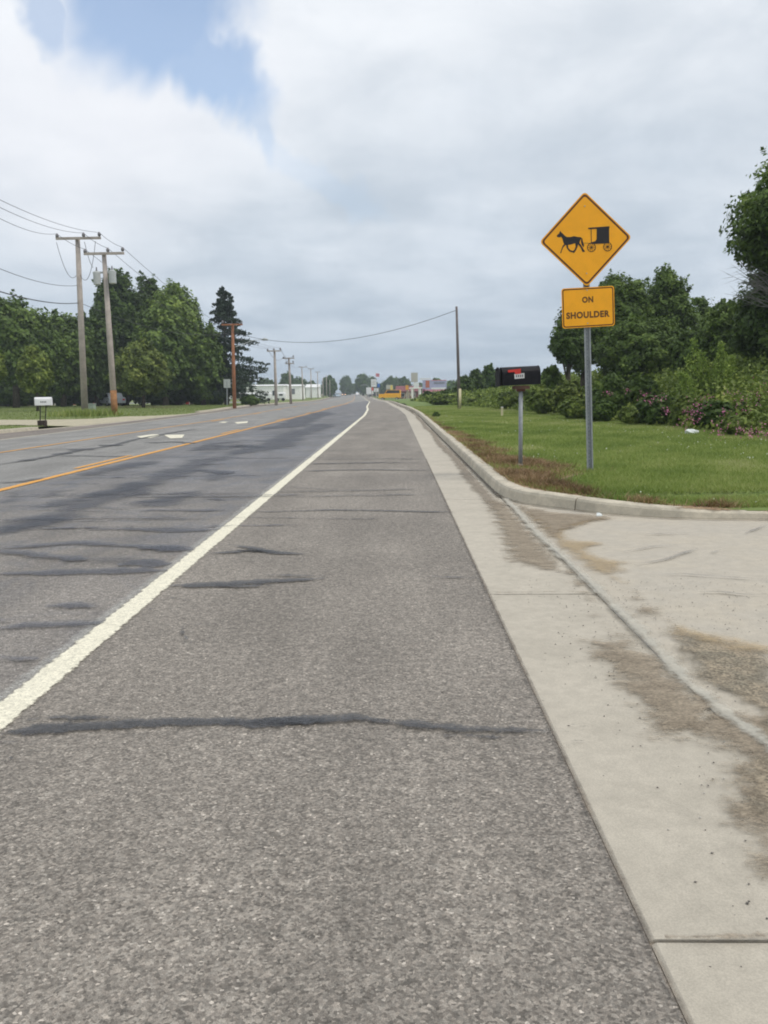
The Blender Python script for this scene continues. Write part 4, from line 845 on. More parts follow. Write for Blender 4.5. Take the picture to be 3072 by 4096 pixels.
# sumac with upright shoots
def sumac(px, Y, label):
    c = at(px, 1560, Y); z0 = float(vz(c.x, Y)); root = empty('sumac_shrub', (c.x, Y, z0), label, 'shrub'); rg = np.random.default_rng(9); mb = MB(); Cs = []
    for i, (tx, ty) in enumerate([(2790, 1350), (2770, 1420), (2830, 1410), (2890, 1415), (2940, 1420), (2880, 1370), (2960, 1510), (2740, 1500), (2850, 1470), (2800, 1480), (2910, 1480), (2700, 1495)]):
        e = at(tx, ty, Y)-root.location; e.y += rg.uniform(-.5, .5); b = Vector((e.x*.35, e.y*.35, 0)); m1 = b.lerp(e, .55); m1.z += .12
        mb.tube([b, m1, e], [.022, .014, .004], 5); m = 750; q = rg.uniform(.25, 1, m); pts = np.array([tuple(b.lerp(m1, min(1, k/.55)) if k < .55 else m1.lerp(e, (k-.55)/.45)) for k in q])
        w = .17*(1.25-q); Cs.append(pts+rg.normal(0, 1, (m, 3))*w[:, None]*np.array([1, 1, .7]))
    C = np.concatenate(Cs); link('foliage', quads('foliage', C, .05, None, 10, np.clip(rg.normal(.6, .2, len(C)), 0, 1), asp=.35), M_lf['sumac'], root); mb.build('stems', M_bark, root)
sumac(2840, 26, 'bright yellow green sumac with upright shoots before the dark grove')
# weeds on the bank
rg = np.random.default_rng(33); nW = 8000; y = 13.5*np.exp(rg.uniform(0, math.log(110/13.5), nW)); edge = np.interp(y, [13, 17, 24, 34, 50, 60, 110], [7.9, 7.7, 7.5, 7.0, 5.6, 4.4, 2.2])
x = edge+rg.uniform(0, 1, nW)**.8*np.clip(6.5+y*.05, 0, 12); h = np.clip((x-edge)*.42+.14, .14, .95)*rg.uniform(.6, 1.3, nW)
m = 20; C = np.repeat(np.c_[x, y, vz(x, y)], m, 0); hh = np.repeat(h, m); wq = rg.uniform(0, 1, len(C)); C[:, :2] += rg.normal(0, 1, (len(C), 2))*(.10+.14*hh)[:, None]; C[:, 2] += hh*wq
t = np.clip(np.repeat(rg.normal(.5, .17, nW), m)+rg.normal(0, .13, len(C)), 0, 1)
tag(link('bank_weeds', quads('bank_weeds', C, .035+.0013*C[:, 1], None, 34, t), M_lf['weed']), 'tangled green weeds covering the bank behind the verge', 'weeds', kind='stuff')
fl = [(2930, 1575, 14), (3020, 1590, 30), (3060, 1560, 12), (2960, 1610, 14), (2790, 1625, 20), (2830, 1600, 16), (2775, 1655, 14), (2880, 1730, 22), (3060, 1730, 26), (3000, 1730, 12), (2990, 1650, 14), (3062, 1645, 12), (2570, 1580, 10), (2640, 1590, 10), (2600, 1605, 8), (2730, 1700, 12), (2780, 1680, 8), (2430, 1572, 8), (2510, 1560, 6), (3030, 1600, 20), (2850, 1610, 8), (2900, 1650, 8), (3064, 1735, 22), (2960, 1720, 8), (2765, 1640, 12), (2660, 1640, 7)]
Cs = []
for px, py, r in fl:
    Yf = np.interp(py, [1560, 1740], [24, 17.6]); p = np.array(at(px, py, Yf-1.1)); m = int(r*2.2)+3; Cs.append(p+rg.normal(0, 1, (m, 3))*r/F*Yf*np.array([1.3, 1, .9]))
tag(link('pink_wildflowers', quads('pink_wildflowers', np.concatenate(Cs), .021, None, 35), M_pink), 'pink sweet pea blooms scattered over the bushes at right', 'wildflowers', kind='stuff')
tpx('bush', 1745, 36, 1645, 16, 1690, 'dark', 900, .05, 'small tuft of green weed beside the kerb far up the verge', cat='bush', seed=200, nb=10, trunk=0)
# far tree line
GF = 'far trees beyond the road end'
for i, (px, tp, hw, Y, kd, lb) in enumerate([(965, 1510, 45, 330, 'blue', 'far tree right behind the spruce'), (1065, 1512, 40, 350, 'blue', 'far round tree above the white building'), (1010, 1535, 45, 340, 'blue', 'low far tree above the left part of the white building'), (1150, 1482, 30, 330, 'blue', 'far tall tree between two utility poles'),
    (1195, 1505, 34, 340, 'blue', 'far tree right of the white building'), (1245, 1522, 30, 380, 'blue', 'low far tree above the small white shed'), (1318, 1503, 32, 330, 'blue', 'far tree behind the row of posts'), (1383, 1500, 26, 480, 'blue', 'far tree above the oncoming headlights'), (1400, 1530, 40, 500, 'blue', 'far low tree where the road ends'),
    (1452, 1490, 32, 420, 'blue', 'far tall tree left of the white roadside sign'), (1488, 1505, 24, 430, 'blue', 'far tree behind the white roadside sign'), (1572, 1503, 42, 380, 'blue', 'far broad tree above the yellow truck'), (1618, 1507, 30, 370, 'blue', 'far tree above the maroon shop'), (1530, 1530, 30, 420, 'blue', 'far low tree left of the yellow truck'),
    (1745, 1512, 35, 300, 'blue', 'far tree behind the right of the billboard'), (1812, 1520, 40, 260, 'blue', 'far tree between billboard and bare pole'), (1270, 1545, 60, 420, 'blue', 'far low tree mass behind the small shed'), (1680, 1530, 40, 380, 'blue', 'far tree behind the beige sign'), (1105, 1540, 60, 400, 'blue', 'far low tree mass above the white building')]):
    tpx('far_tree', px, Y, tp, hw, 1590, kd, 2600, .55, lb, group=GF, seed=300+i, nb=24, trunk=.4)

# ------------------------------------------------------------ poles and wires
def pole(name, px_b, py_b, px_t, py_t, label, r=0.15, mat=None, arm=None, foot=None, dz=.12, armY=None):
    b = P(px_b, py_b, dz); Y = b.y; t = at(px_t, py_t, Y)-b; root = empty(name, b, label, 'utility pole', 'utility poles beside the road')
    MB().tube([(0, 0, -.3), t*.5, t], [r*1.15, r, r*.75], 12).build('shaft', mat or M_pole, root, smooth=True)
    if foot: MB().tube([Vector((0, 0, -.2)), t*foot], [r*1.17, r*1.13], 12).build('foot', M_poleb, root, smooth=True)
    ends = []
    if arm:
        for (ax, ay, bx, by, nins) in arm:
            A = at(ax, ay, Y-.2)-b; B_ = at(bx, by, Y-.2)-b; d = (B_-A); 
            MB().box((A+B_)/2, (d.length, .12, .13), 0).build('crossarm', mat or M_pole, root)
            for k in nins:
                p = A.lerp(B_, k); i_ = MB(); i_.tube([p+Vector((0, 0, .06)), p+Vector((0, 0, .10)), p+Vector((0, 0, .2)), p+Vector((0, 0, .3))], [.03, .09, .10, .04], 8).build('insulator', M_ins, root, smooth=True)
                ends.append(b+p+Vector((0, 0, .28)))
    return root, b, ends
def wire(a, b, sag, label, r=.012, name='power_line', grp='overhead wires'):
    a = Vector(a); b = Vector(b); pts = [a.lerp(b, k/14)+Vector((0, 0, -4*sag*(k/14)*(1-k/14))) for k in range(15)]
    o = MB().tube(pts, r, 5).build(name, M_wire); return tag(o, label, 'wire', grp)
p1, b1, e1 = pole('utility_pole', 340, 1662, 310, 952, 'nearest grey wooden utility pole with crossarm and hanging jumper wires', r=.17, arm=[(224, 956, 403, 950, (.03, .62, .97))])
p2, b2, e2 = pole('utility_pole', 460, 1662, 416, 1018, 'leaning utility pole with crossarm and two grey transformers', r=.16, arm=[(336, 1018, 496, 1010, (.03, .6, .97))], foot=.16)
for k, (px, py) in enumerate([(388, 1113), (450, 1108)]):
    c = at(px, py, b2.y-.25)-b2; MB().tube([c+Vector((0, 0, -.36)), c+Vector((0, 0, -.34)), c+Vector((0, 0, .30)), c+Vector((0, 0, .38))], [.16, .20, .20, .12], 14).build('transformer_can', M_can, p2, smooth=False)
    MB().tube([c+Vector((0, 0, .38)), c+Vector((0, 0, .6))], [.05, .03], 8).build('bushing', M_ins, p2)
mid = at(418, 1090, b2.y)-b2; MB().box(mid, (1.3, .08, .1)).build('bracket', M_can, p2)
def loop(a, b, sag, root, base):
    pts = [a.lerp(b, k/10)+Vector((0, 0, -4*sag*(k/10)*(1-k/10))) for k in range(11)]; MB().tube([p-base for p in pts], .014, 5).build('jumper_wire', M_wire, root)
loop(at(226, 970, b1.y), at(310, 1094, b1.y), .9, p1, b1); loop(at(382, 965, b1.y-.2), at(320, 1100, b1.y-.2), 1.0, p1, b1); loop(at(338, 968, b1.y-.3), at(372, 1070, b1.y+4), .25, p1, b1)
pb, bb, eb = pole('utility_pole', 938, 1628, 930, 1295, 'short reddish brown utility pole in front of the spruce', r=.15, mat=M_poler, arm=[(886, 1296, 970, 1301, (.05, .95))])
MB().tube([at(942, 1388, bb.y)-bb, at(1010, 1362, bb.y)-bb, at(1052, 1358, bb.y)-bb], [.035, .03, .03], 6).build('lamp_arm', M_can, pb)
MB().tube([at(1046, 1359, bb.y)-bb, at(1058, 1357, bb.y)-bb, at(1072, 1359, bb.y)-bb], [.05, .13, .06], 8).build('lamp_head', M_can, pb)
far = [(1105, 1617, 1098, 1402, [(1068, 1406, 1124, 1402, (.05, .5, .95))], 'grey pole with crossarm in front of the white building'), (1164, 1612, 1155, 1430, [(1130, 1436, 1178, 1430, (.1, .9)), (1142, 1456, 1176, 1452, (.1, .9))], 'pole with two crossarms right of the white building'),
 (1212, 1602, 1207, 1466, [(1195, 1470, 1228, 1467, (.1, .9))], 'third far pole with one short crossarm'), (1245, 1596, 1243, 1473, [(1232, 1476, 1256, 1474, (.1, .9))], 'thin far pole over the small white shed'), (1293, 1592, 1291, 1512, None, 'bare far post left of the road bend'), (1307, 1590, 1305, 1500, None, 'taller bare far post near the road bend'), (1320, 1588, 1319, 1520, None, 'last bare far post before the light blue car'), (1272, 1594, 1270, 1486, [(1262, 1489, 1280, 1488, (.1, .9))], 'far pole left of the row of bare posts')]
fp = []
for a in far:
    r_ = max(.13, .0030*3); fp.append(pole('utility_pole', a[0], a[1], a[2], a[3], a[5], r=.15 if a[4] else .13, arm=a[4]))
pr, br_, er = pole('utility_pole', 1838, 1640, 1826, 1226, 'bare wooden pole on the right verge with a pale lower end', r=.085, mat=M_poled)
MB().tube([Vector((0, 0, 0)), Vector((0, 0, 1.25))], [.105, .103], 12).build('pole_sleeve', M_stake, pr, smooth=True)
# wires
for k, (px, py, tgt) in enumerate([(-60, 770, 2), (-60, 800, 1), (-60, 842, 0)]):
    wire(at(px, py, 27), e1[tgt], .25, ['top wire from the left edge to the far end of the first crossarm', 'middle wire from the left edge to the first crossarm', 'lowest of the three wires reaching the left end of the first crossarm'][k], r=.010)
for k in range(3): wire(e1[k], e2[k], .1, ['short wire joining the left ends of the two near crossarms', 'short wire joining the middles of the two near crossarms', 'short wire joining the right ends of the two near crossarms'][k])
for k in range(3): wire(e2[k], fp[0][2][k], 1.2, ['wire from the left end of the second crossarm to the far pole', 'wire from the middle of the second crossarm to the far pole', 'wire from the right end of the second crossarm to the far pole'][k], r=.012)
wire(at(-60, 1050, 27), at(308, 1142, b1.y), .25, 'cable crossing the sky at mid height left of the first pole'); wire(at(-60, 1148, 27), at(312, 1212, b1.y), .2, 'thick cable just above the left trees to the first pole', r=.022)
wire(at(322, 1212, b1.y), at(934, 1330, bb.y), .8, 'low cable passing before the trees to the reddish pole', r=.014)
wire(at(934, 1330, bb.y), at(1828, 1240, br_.y), 1.3, 'single wire sagging across the road to the bare right pole', r=.016)
for a, b__, l in ((0, 1, 'left'), (2, 1, 'right')):
    wire(fp[0][2][a], fp[1][2][0 if a == 0 else 1], .8, l+' far wire between the first two distant poles', r=.02)
wire(fp[1][2][0], fp[2][2][0], .8, 'far wire between the second and third distant poles', r=.02); wire(fp[2][2][1], fp[3][2][1], .8, 'far wire between the third and fourth distant poles', r=.02)

# ------------------------------------------------------------ buggy warning sign
sb = P(2361, 1890, .14); Ys = sb.y
def sp(x, y): return 2100+x*.3014, 740+y*.3014
C0 = at(*sp(806, 725), Ys); Rg = at(*sp(1395, 690), Ys+.04); Tp = at(*sp(795, 110), Ys)
Ku = (Rg-C0).length; Kv = (Tp-C0).length
U = (Rg-C0).normalized(); Vv = (Tp-C0).normalized(); Nn = U.cross(Vv).normalized(); Vv = (Vv+Nn.cross(U)).normalized(); U = Vv.cross(Nn).normalized(); Nn = U.cross(Vv)   # Nn points towards the road user
if Nn.y > 0: Nn = -Nn
def loc2(x, y):
    A = np.array([[590, -12.5], [-35, -615]]); a = np.linalg.solve(A, [x-806, y-725]); return a[0]*Ku, a[1]*Kv
sgn = empty('buggy_warning_sign', sb, 'tall yellow diamond warning sign with black horse and buggy on a steel post', 'road sign')
O = C0-sb
def rounded(poly, r, n=5):
    out = []; m = len(poly)
    for i in range(m):
        p = Vector(poly[i]); a = (Vector(poly[i-1])-p).normalized(); b = (Vector(poly[(i+1) % m])-p).normalized(); ang = a.angle(b); t = r/math.tan(ang/2); cdir = (a+b).normalized(); cc = p+cdir*(r/math.sin(ang/2)); p0 = p+a*t; p1_ = p+b*t
        for k in range(n+1):
            q = p0.lerp(p1_, k/n); out.append(tuple(cc+(q-cc).normalized()*r))
    return out
def plate(poly, z0, depth, mat, name, parent, o=O): return MB().prism(poly, o+Nn*z0, U, Vv, Nn, depth).build(name, mat, parent)
def frame(poly_out, poly_in, z, mat, name, parent):
    n = len(poly_out); vs_ = [O+Nn*z+U*p[0]+Vv*p[1] for p in poly_out]+[O+Nn*z+U*p[0]+Vv*p[1] for p in poly_in]
    return MB().add(vs_, [(i, (i+1) % n, (i+1) % n+n, i+n) for i in range(n)]).build(name, mat, parent)
def diamond(h, r): return rounded([(h*Ku/Kv, 0), (0, h), (-h*Ku/Kv, 0), (0, -h)], r)
Kd = Kv*1.008+.019
dp = plate(diamond(Kd, .05), 0, .003, M_signy, 'diamond_plate', sgn)
frame(diamond(Kd-.022, .045), diamond(Kd-.054, .035), .0042, M_signb, 'border', dp)
K_ = lambda pts: [loc2(x, y) for x, y in pts]
polys = [
 [(422, 682), (432, 660), (455, 645), (458, 628), (472, 610), (482, 630), (500, 645), (525, 672), (550, 690), (600, 692), (650, 680), (700, 690), (735, 692), (752, 705), (738, 720), (724, 760), (722, 792), (690, 797), (660, 775), (610, 792), (560, 800), (525, 797), (510, 770), (500, 730), (490, 705), (480, 690), (455, 698), (430, 692)],
 [(515, 790), (500, 810), (485, 850), (475, 880), (464, 912), (480, 906), (490, 870), (507, 832), (538, 798)],
 [(545, 795), (553, 840), (585, 883), (625, 898), (641, 880), (600, 868), (574, 838), (568, 798)],
 [(665, 772), (672, 820), (655, 860), (630, 882), (634, 906), (654, 902), (677, 865), (697, 820), (703, 782)],
 [(700, 785), (735, 828), (753, 870), (763, 893), (797, 887), (782, 865), (767, 840), (742, 800), (728, 778)],
 [(742, 695), (760, 712), (769, 760), (784, 800), (775, 828), (754, 800), (744, 760)],
 [(775, 770), (775, 775), (885, 778), (885, 773)],
 [(950, 575), (1115, 567), (1117, 772), (885, 785), (868, 766), (930, 746), (950, 718)],
 [(833, 568), (1118, 545), (1120, 570), (843, 586)],
 [(872, 585), (880, 585), (884, 770), (876, 770)]]
mb = MB()
for i, pl in enumerate(polys):
    q = K_(pl); mb.add([O+Nn*(.0045+.0003*i)+U*a+Vv*b for a, b in q], [tuple(range(len(q)))])
for cx, cy in ((880, 830), (1095, 820)):
    c = loc2(cx, cy); R = 58/590*Ku
    for k in range(24):
        a0, a1 = k*math.pi/12, (k+1)*math.pi/12; q = [(c[0]+r_*math.cos(a), c[1]+r_*math.sin(a)) for r_, a in ((R, a0), (R, a1), (R*.86, a1), (R*.86, a0))]
        mb.add([O+Nn*.0080+U*a+Vv*b for a, b in q], [(0, 1, 2, 3)])
    for k in range(10):
        a = k*math.pi/5; d = (math.cos(a), math.sin(a)); e = (-d[1]*.0022, d[0]*.0022); q = [(c[0]+e[0], c[1]+e[1]), (c[0]-e[0], c[1]-e[1]), (c[0]+d[0]*R*.9-e[0], c[1]+d[1]*R*.9-e[1]), (c[0]+d[0]*R*.9+e[0], c[1]+d[1]*R*.9+e[1])]
        mb.add([O+Nn*(.0084+.0001*k)+U*a_+Vv*b for a_, b in q], [(0, 1, 2, 3)])
    q = [(c[0]+R*.18*math.cos(k*math.pi/5), c[1]+R*.18*math.sin(k*math.pi/5)) for k in range(10)]; mb.add([O+Nn*.0096+U*a+Vv*b for a, b in q], [tuple(range(10))])
mb.build('horse_and_buggy_symbol', M_signk, dp)
pc = loc2(835, 1641); pw, ph = 352/590*Ku, 274/615*Kv
def rect(w, h, r): return [(pc[0]+x, pc[1]+y) for x, y in rounded([(w, -h), (w, h), (-w, h), (-w, -h)], r)]
lp = plate(rect(pw, ph, .035), 0.002, .003, M_signy, 'lettered_plate', sgn)
frame(rect(pw-.012, ph-.012, .03), rect(pw-.026, ph-.026, .022), .0062, M_signb, 'border', lp)
def text(s, x, y, w, h, z, mat, name, parent, o=None, ax=None):
    cu = bpy.data.curves.new('lettering', 'FONT'); cu.body = s; cu.align_x = 'CENTER'; cu.align_y = 'CENTER'; cu.size = 1; cu.offset = .046; cu.space_character = 1.12; cu.fill_mode = 'FRONT'
    to = bpy.data.objects.new('lettering', cu); COL.objects.link(to); bpy.context.view_layer.update()
    me = bpy.data.meshes.new_from_object(to.evaluated_get(bpy.context.evaluated_depsgraph_get())); bpy.data.objects.remove(to)
    co = np.array([v.co[:] for v in me.vertices]); lo, hi_ = co.min(0), co.max(0); sx_, sy_ = w/(hi_[0]-lo[0]), h/(hi_[1]-lo[1]); ce = (lo+hi_)/2
    oo, uu, vv, nn = (O, U, Vv, Nn) if o is None else (o, *ax)
    for v in me.vertices: v.co = oo+nn*z+uu*(x+(v.co.x-ce[0])*sx_)+vv*(y+(v.co.y-ce[1])*sy_)
    return link(name, me, mat, parent)
q = loc2(828, 1536); text('ON', q[0], q[1], 150/590*Ku, 84/615*Kv, .0064, M_signl, 'lettering', lp)
q = loc2(832, 1742); text('SHOULDER', q[0], q[1], 582/590*Ku, 92/615*Kv, .0064, M_signl, 'lettering', lp)
for x, y in ((793, 280), (815, 1180), (820, 1408), (828, 1860)):
    a, b = loc2(x, y); MB().tube([O+U*a+Vv*b+Nn*.003, O+U*a+Vv*b+Nn*.010], [.010, .008], 8).build('bolt', M_bolt, sgn)
pt = at(*sp(800, 260), Ys)-sb-Nn*.02; pd = pt.normalized(); back = -Nn
prof = [(-.045, 0), (-.028, 0), (-.018, -.028), (.018, -.028), (.028, 0), (.045, 0), (.045, -.005), (.031, -.005), (.021, -.034), (-.021, -.034), (-.031, -.005), (-.045, -.005)]
vs_ = []
for q_ in (-.25, pt.length):
    for a, b in prof: vs_.append(pd*q_+U*a+Nn*(b+.0))
n = len(prof); MB().add(vs_, [(i, (i+1) % n, (i+1) % n+n, i+n) for i in range(n)]+[tuple(range(n))[::-1], tuple(range(n, 2*n))]).build('post', M_galv, sgn)
mb = MB()
for k in range(int(2.05/.0254/2)):
    c = pd*(.06+k*.0508)+Nn*(-.0275); mb.add([c+U*(.006*math.cos(a*math.pi/3))+pd*(.006*math.sin(a*math.pi/3)) for a in range(6)], [tuple(range(6))])
tag(mb.build('post_holes', M_hole, sgn), kind='stuff')

# ------------------------------------------------------------ mailboxes
def mailbox_body(root, o, ux, uy, uz, L, W, H, mat, doorout=0.02):
    """ux = long axis (door at -ux end), arched top"""
    pr_ = [(-W/2, 0), (W/2, 0)]+[(W/2*math.cos(a), H-W/2+W/2*math.sin(a)) for a in np.linspace(0, math.pi, 11)]
    b = MB().prism(pr_, o-ux*(L/2), uy, uz, ux, L).build('box', mat, root)
    pd_ = [(x*1.05, z*1.03-.004) for x, z in pr_]; d = MB().prism(pd_, o-ux*(L/2+doorout+.016), uy, uz, ux, .016).build('door', mat, root)
    MB().tube([o-ux*(L/2+doorout+.02)+uz*(H*.86), o-ux*(L/2+doorout+.05)+uz*(H*.90)], .012, 6).build('handle', mat, d)
    MB().prism([(x*1.03, z*1.02) for x, z in pr_], o+ux*(L/2-.004), uy, uz, ux, .012).build('rear_rim', mat, b)
    return b, d
mbp = P(2082, 1866, .15); mroot = empty('black_mailbox', mbp, 'black mailbox with red flag on a grey steel post by the kerb', 'mailbox')
Ym = mbp.y; cbm = at(2078, 1540, Ym)-mbp; wpx = Ym/F
ux = (at(2158, 1532, Ym+.05)-at(1996, 1540, Ym-.05)).normalized(); uz = Vector((0, 0, 1)); uz = (uz-ux*ux.dot(uz)).normalized(); uy = uz.cross(ux)
Lm = 152*wpx; Hm = 72*wpx
o = cbm; bx, dr = mailbox_body(mroot, o, ux, uy, uz, Lm, .20, Hm, M_black, .035)
fx = -uy*.1015
def mq(pts): return [((x-(2078-1900)/.3617)*.3617*wpx, (395-y)*.3617*wpx*.95) for x, y in pts]
flg = MB().prism(mq([(340, 222), (485, 212), (485, 268), (425, 272), (415, 245), (345, 248)]), o+fx*1.03, ux, uz, -uy, .004).build('flag', M_red, mroot)
lab = MB().prism(mq([(412, 268), (525, 262), (525, 320), (415, 324)]), o+fx*1.015, ux, uz, -uy, .003).build('number_label', M_label, mroot)
for k in range(4): MB().prism(mq([(430+k*22, 280), (442+k*22, 279), (440+k*22, 306), (428+k*22, 307)]), o+fx*1.052, ux, uz, -uy, .0008).build('digit', M_ink, lab)
MB().box(cbm+Vector((0.02, 0, -.035)), (.24, .15, .05)).build('mounting_board', M_wood, mroot)
MB().box(cbm+Vector((0.015, 0, -.075)), (.12, .10, .035)).build('bracket', M_signb, mroot)
MB().tube([(0, 0, -.1), cbm+Vector((0.02, 0, -.07))], .031, 14).build('post', M_galv, mroot, smooth=True)
MB().tube([(-.005, 0, -.02), (-.005, 0, .035), (-.005, 0, .05)], [.045, .043, .015], 10).build('post_base', M_stonel, mroot)
# white mailbox across the road
wb = P(168, 1703, .12); wr = empty('white_mailbox', wb, 'white mailbox on a dark twin post across the road', 'mailbox'); Yw = wb.y; cw = at(176, 1621, Yw)-wb; L = 60/F*Yw
ux = Vector((1, .15, 0)).normalized(); uz = Vector((0, 0, 1)); uy = uz.cross(ux)
bx, dr = mailbox_body(wr, cw, ux, uy, uz, L, .22, 32/F*Yw, M_whitep, .01)
for k in range(4): MB().box(cw-uy*.113+ux*(-.08+k*.06)+uz*.13, (.035, .004, .06), math.atan2(ux.y, ux.x)).build('digit', M_ink, bx)
for s_ in (-1, 1): MB().tube([(s_*.10+.02, 0, 0), (s_*.11+cw.x-.03, 0, cw.z)], .02, 8).build('post', M_signk, wr)
for k in range(5): MB().tube([(-.08+.02, 0, .15+k*.2), (.12, 0, .15+k*.2)], .008, 5).build('rung', M_signk, wr)
MB().box((.02, 0, .08), (.30, .22, .26)).build('planter', simple('dark_brown_box', (0.05, 0.035, 0.03), .9), wr)
# small roadside things
p = P(2008, 1663, .2); st = empty('marker_stake', p, 'short cream marker stake in the mown grass left of the mailbox', 'stake'); MB().box((0, 0, .15), (.09, .05, .40)).build('stake_body', M_stake, st); MB().box((0, 0, .36), (.10, .06, .03)).build('stake_cap', M_whitep, st)
c = P(2765, 1737, .2); rg2 = random.Random(3); mb = MB(); vs_ = []
nU, nV = 10, 6
for i in range(nV+1):
    for j in range(nU):
        a = 2*math.pi*j/nU; f = i/nV*math.pi; r_ = .13*(1+rg2.uniform(-.25, .3)); vs_.append((r_*1.2*math.sin(f)*math.cos(a), r_*.7*math.sin(f)*math.sin(a), .05+.07*math.cos(f)*(1+rg2.uniform(-.2, .2))))
o = MB().add(vs_, [(i*nU+j, i*nU+(j+1) % nU, (i+1)*nU+(j+1) % nU, (i+1)*nU+j) for i in range(nV) for j in range(nU)]).build('litter_bag', M_bag, loc=c); tag(o, 'crumpled white litter bag in the grass before the pink flowers', 'litter')
c = P(2396, 2071); o = MB().add([(-.03, -.02, .01), (.03, -.015, .012), (.028, .02, .02), (-.02, .022, .03), (0, 0, .035), (-.03, -.02, 0), (.03, -.015, 0), (.028, .02, 0), (-.02, .022, 0)], [(0, 1, 4), (1, 2, 4), (2, 3, 4), (3, 0, 4), (0, 5, 6, 1), (1, 6, 7, 2), (2, 7, 8, 3), (3, 8, 5, 0)]).build('litter_scrap', M_bag, loc=c+Vector((0, 0, .018))); tag(o, 'tiny white paper scrap on the concrete at the kerb bend', 'litter')
p = P(357, 1655, .12); cab = empty('utility_cabinet', p, 'pale green utility cabinet beside the foot of the nearest pole', 'cabinet'); MB().box((0, .3, .27), (.55, .5, .6)).build('cabinet_body', M_pad, cab, bevel=.04); MB().box((0, .3, .60), (.6, .55, .06)).build('cabinet_lid', M_pad, cab, bevel=.02)
p = P(908, 1622, .12); s1 = empty('square_sign', p, 'plain pale square sign seen from behind left of the reddish pole', 'road sign'); Y = p.y; c = at(908, 1534, Y)-p
MB().box(c, (27/F*Y, .01, 34/F*Y)).build('sign_panel', M_can, s1); MB().tube([(0, .03, -.1), (c.x, .03, c.z+.2)], .05, 8).build('post', M_galv, s1)
# small posts and boxes by the far left verge
for i, (px, pt_, pb_, hw, lb) in enumerate([(1215, 1556, 1594, 4, 'pale box on a post by the third far pole'), (1289, 1575, 1590, 6, 'white roadside box near the row of posts')]):
    b = P(px, pb_, .12); r = empty('roadside_box', b, lb, 'mailbox'); Y = b.y; h = at(px, pt_, Y).z-b.z
    MB().box((0, 0, h*.68), (hw*2/F*Y, .5, h*.62)).build('box', M_beige, r); MB().tube([(0, 0, -.1), (0, 0, h*.4)], .08, 6).build('post', M_pole, r)

# ------------------------------------------------------------ vehicles
def car(name, c, rz, mat, label, cat='car', L=4.5, W=1.8, H=1.45, shape='sedan', lit=False):
    root = empty(name, c, label, cat, rz=rz); w = W/2
    if shape == 'truck': body = [(-.5, .22), (.5, .22), (.5, .58), (.2, .62), (-.5, .62)]; cab = [(-.5, .6), (-.5, .97), (.12, 1.0), (.24, .62)]
    else: body = [(-.5, .22), (.5, .22), (.5, .45), (.47, .56), (.24, .62), (-.42, .66), (-.5, .6)]; cab = [(-.40, .64), (-.27, .97), (.05, 1.0), (.25, .62)]
    def pr(poly, ww, y0): return MB().prism([(x*L, z*H) for x, z in poly], Vector((0, -ww, 0)), (1, 0, 0), (0, 0, 1), (0, 1, 0), 2*ww)
    pr(body, w, 0).build('body', mat, root, bevel=.06); cb = pr(cab, w*.86, 0).build('cabin', mat, root, bevel=.05)
    gl = [(x*.88-.01, z*.97+.005) for x, z in cab]; gl = [(x, max(z, .66)) for x, z in gl]
    pr(gl, w*.875, 0).build('side_window', M_glass, cb)
    MB().box(((cab[-1][0]+cab[-2][0])/2*L+.03, 0, .81*H), (.12, w*1.5, .22*H)).build('windscreen', M_glass, cb)
    for sx_ in (-.32, .32):
        for sy_ in (-1, 1):
            q = Vector((sx_*L, sy_*(w-.1), .31)); wl = MB().tube([q-Vector((0, .11, 0)), q+Vector((0, .11, 0))], .32, 16).build('wheel', M_tyre, root)
            MB().tube([q-Vector((0, .115, 0)), q+Vector((0, .115, 0))], .18, 12).build('rim', M_can, wl)
    for sy_ in (-1, 1):
        MB().box((L*.5, sy_*w*.68, .46*H), (.06, .38 if lit else .3, .20), 0).build('headlight', M_head if lit else M_whitep, root)
        MB().box((-L*.5, sy_*w*.72, .48*H), (.05, .25, .16), 0).build('tail_light', M_red, root)
    return root
c = P(1347, 1589); car('parked_car', c, math.radians(-70), M_lblue, 'light blue car in the far lane at the road bend')
c = P(1376, 1583); car('oncoming_car', c, math.radians(-88), M_brown, 'dark oncoming car with both headlights lit', lit=True, W=3.0*.65)
c = P(1430, 1583); car('white_car', c, math.radians(92), M_whitep, 'tiny white car driving away at the end of the road')
c = P(1560, 1600); car('yellow_truck', c, math.radians(176), M_yel, 'bright yellow pickup truck parked side on before the maroon shop', cat='truck', L=5.0, W=1.9, H=2.3, shape='truck')
c = P(1492, 1588); car('dark_car', c, math.radians(200), M_dark, 'dark parked car under the white roadside sign')
c = P(440, 1619, .15); car('silver_car', Vector((at(446, 1600, 91).x, 91, float(lz(-30, 91)))), math.radians(125), M_silver, 'silver car parked under the trees behind the leaning pole')

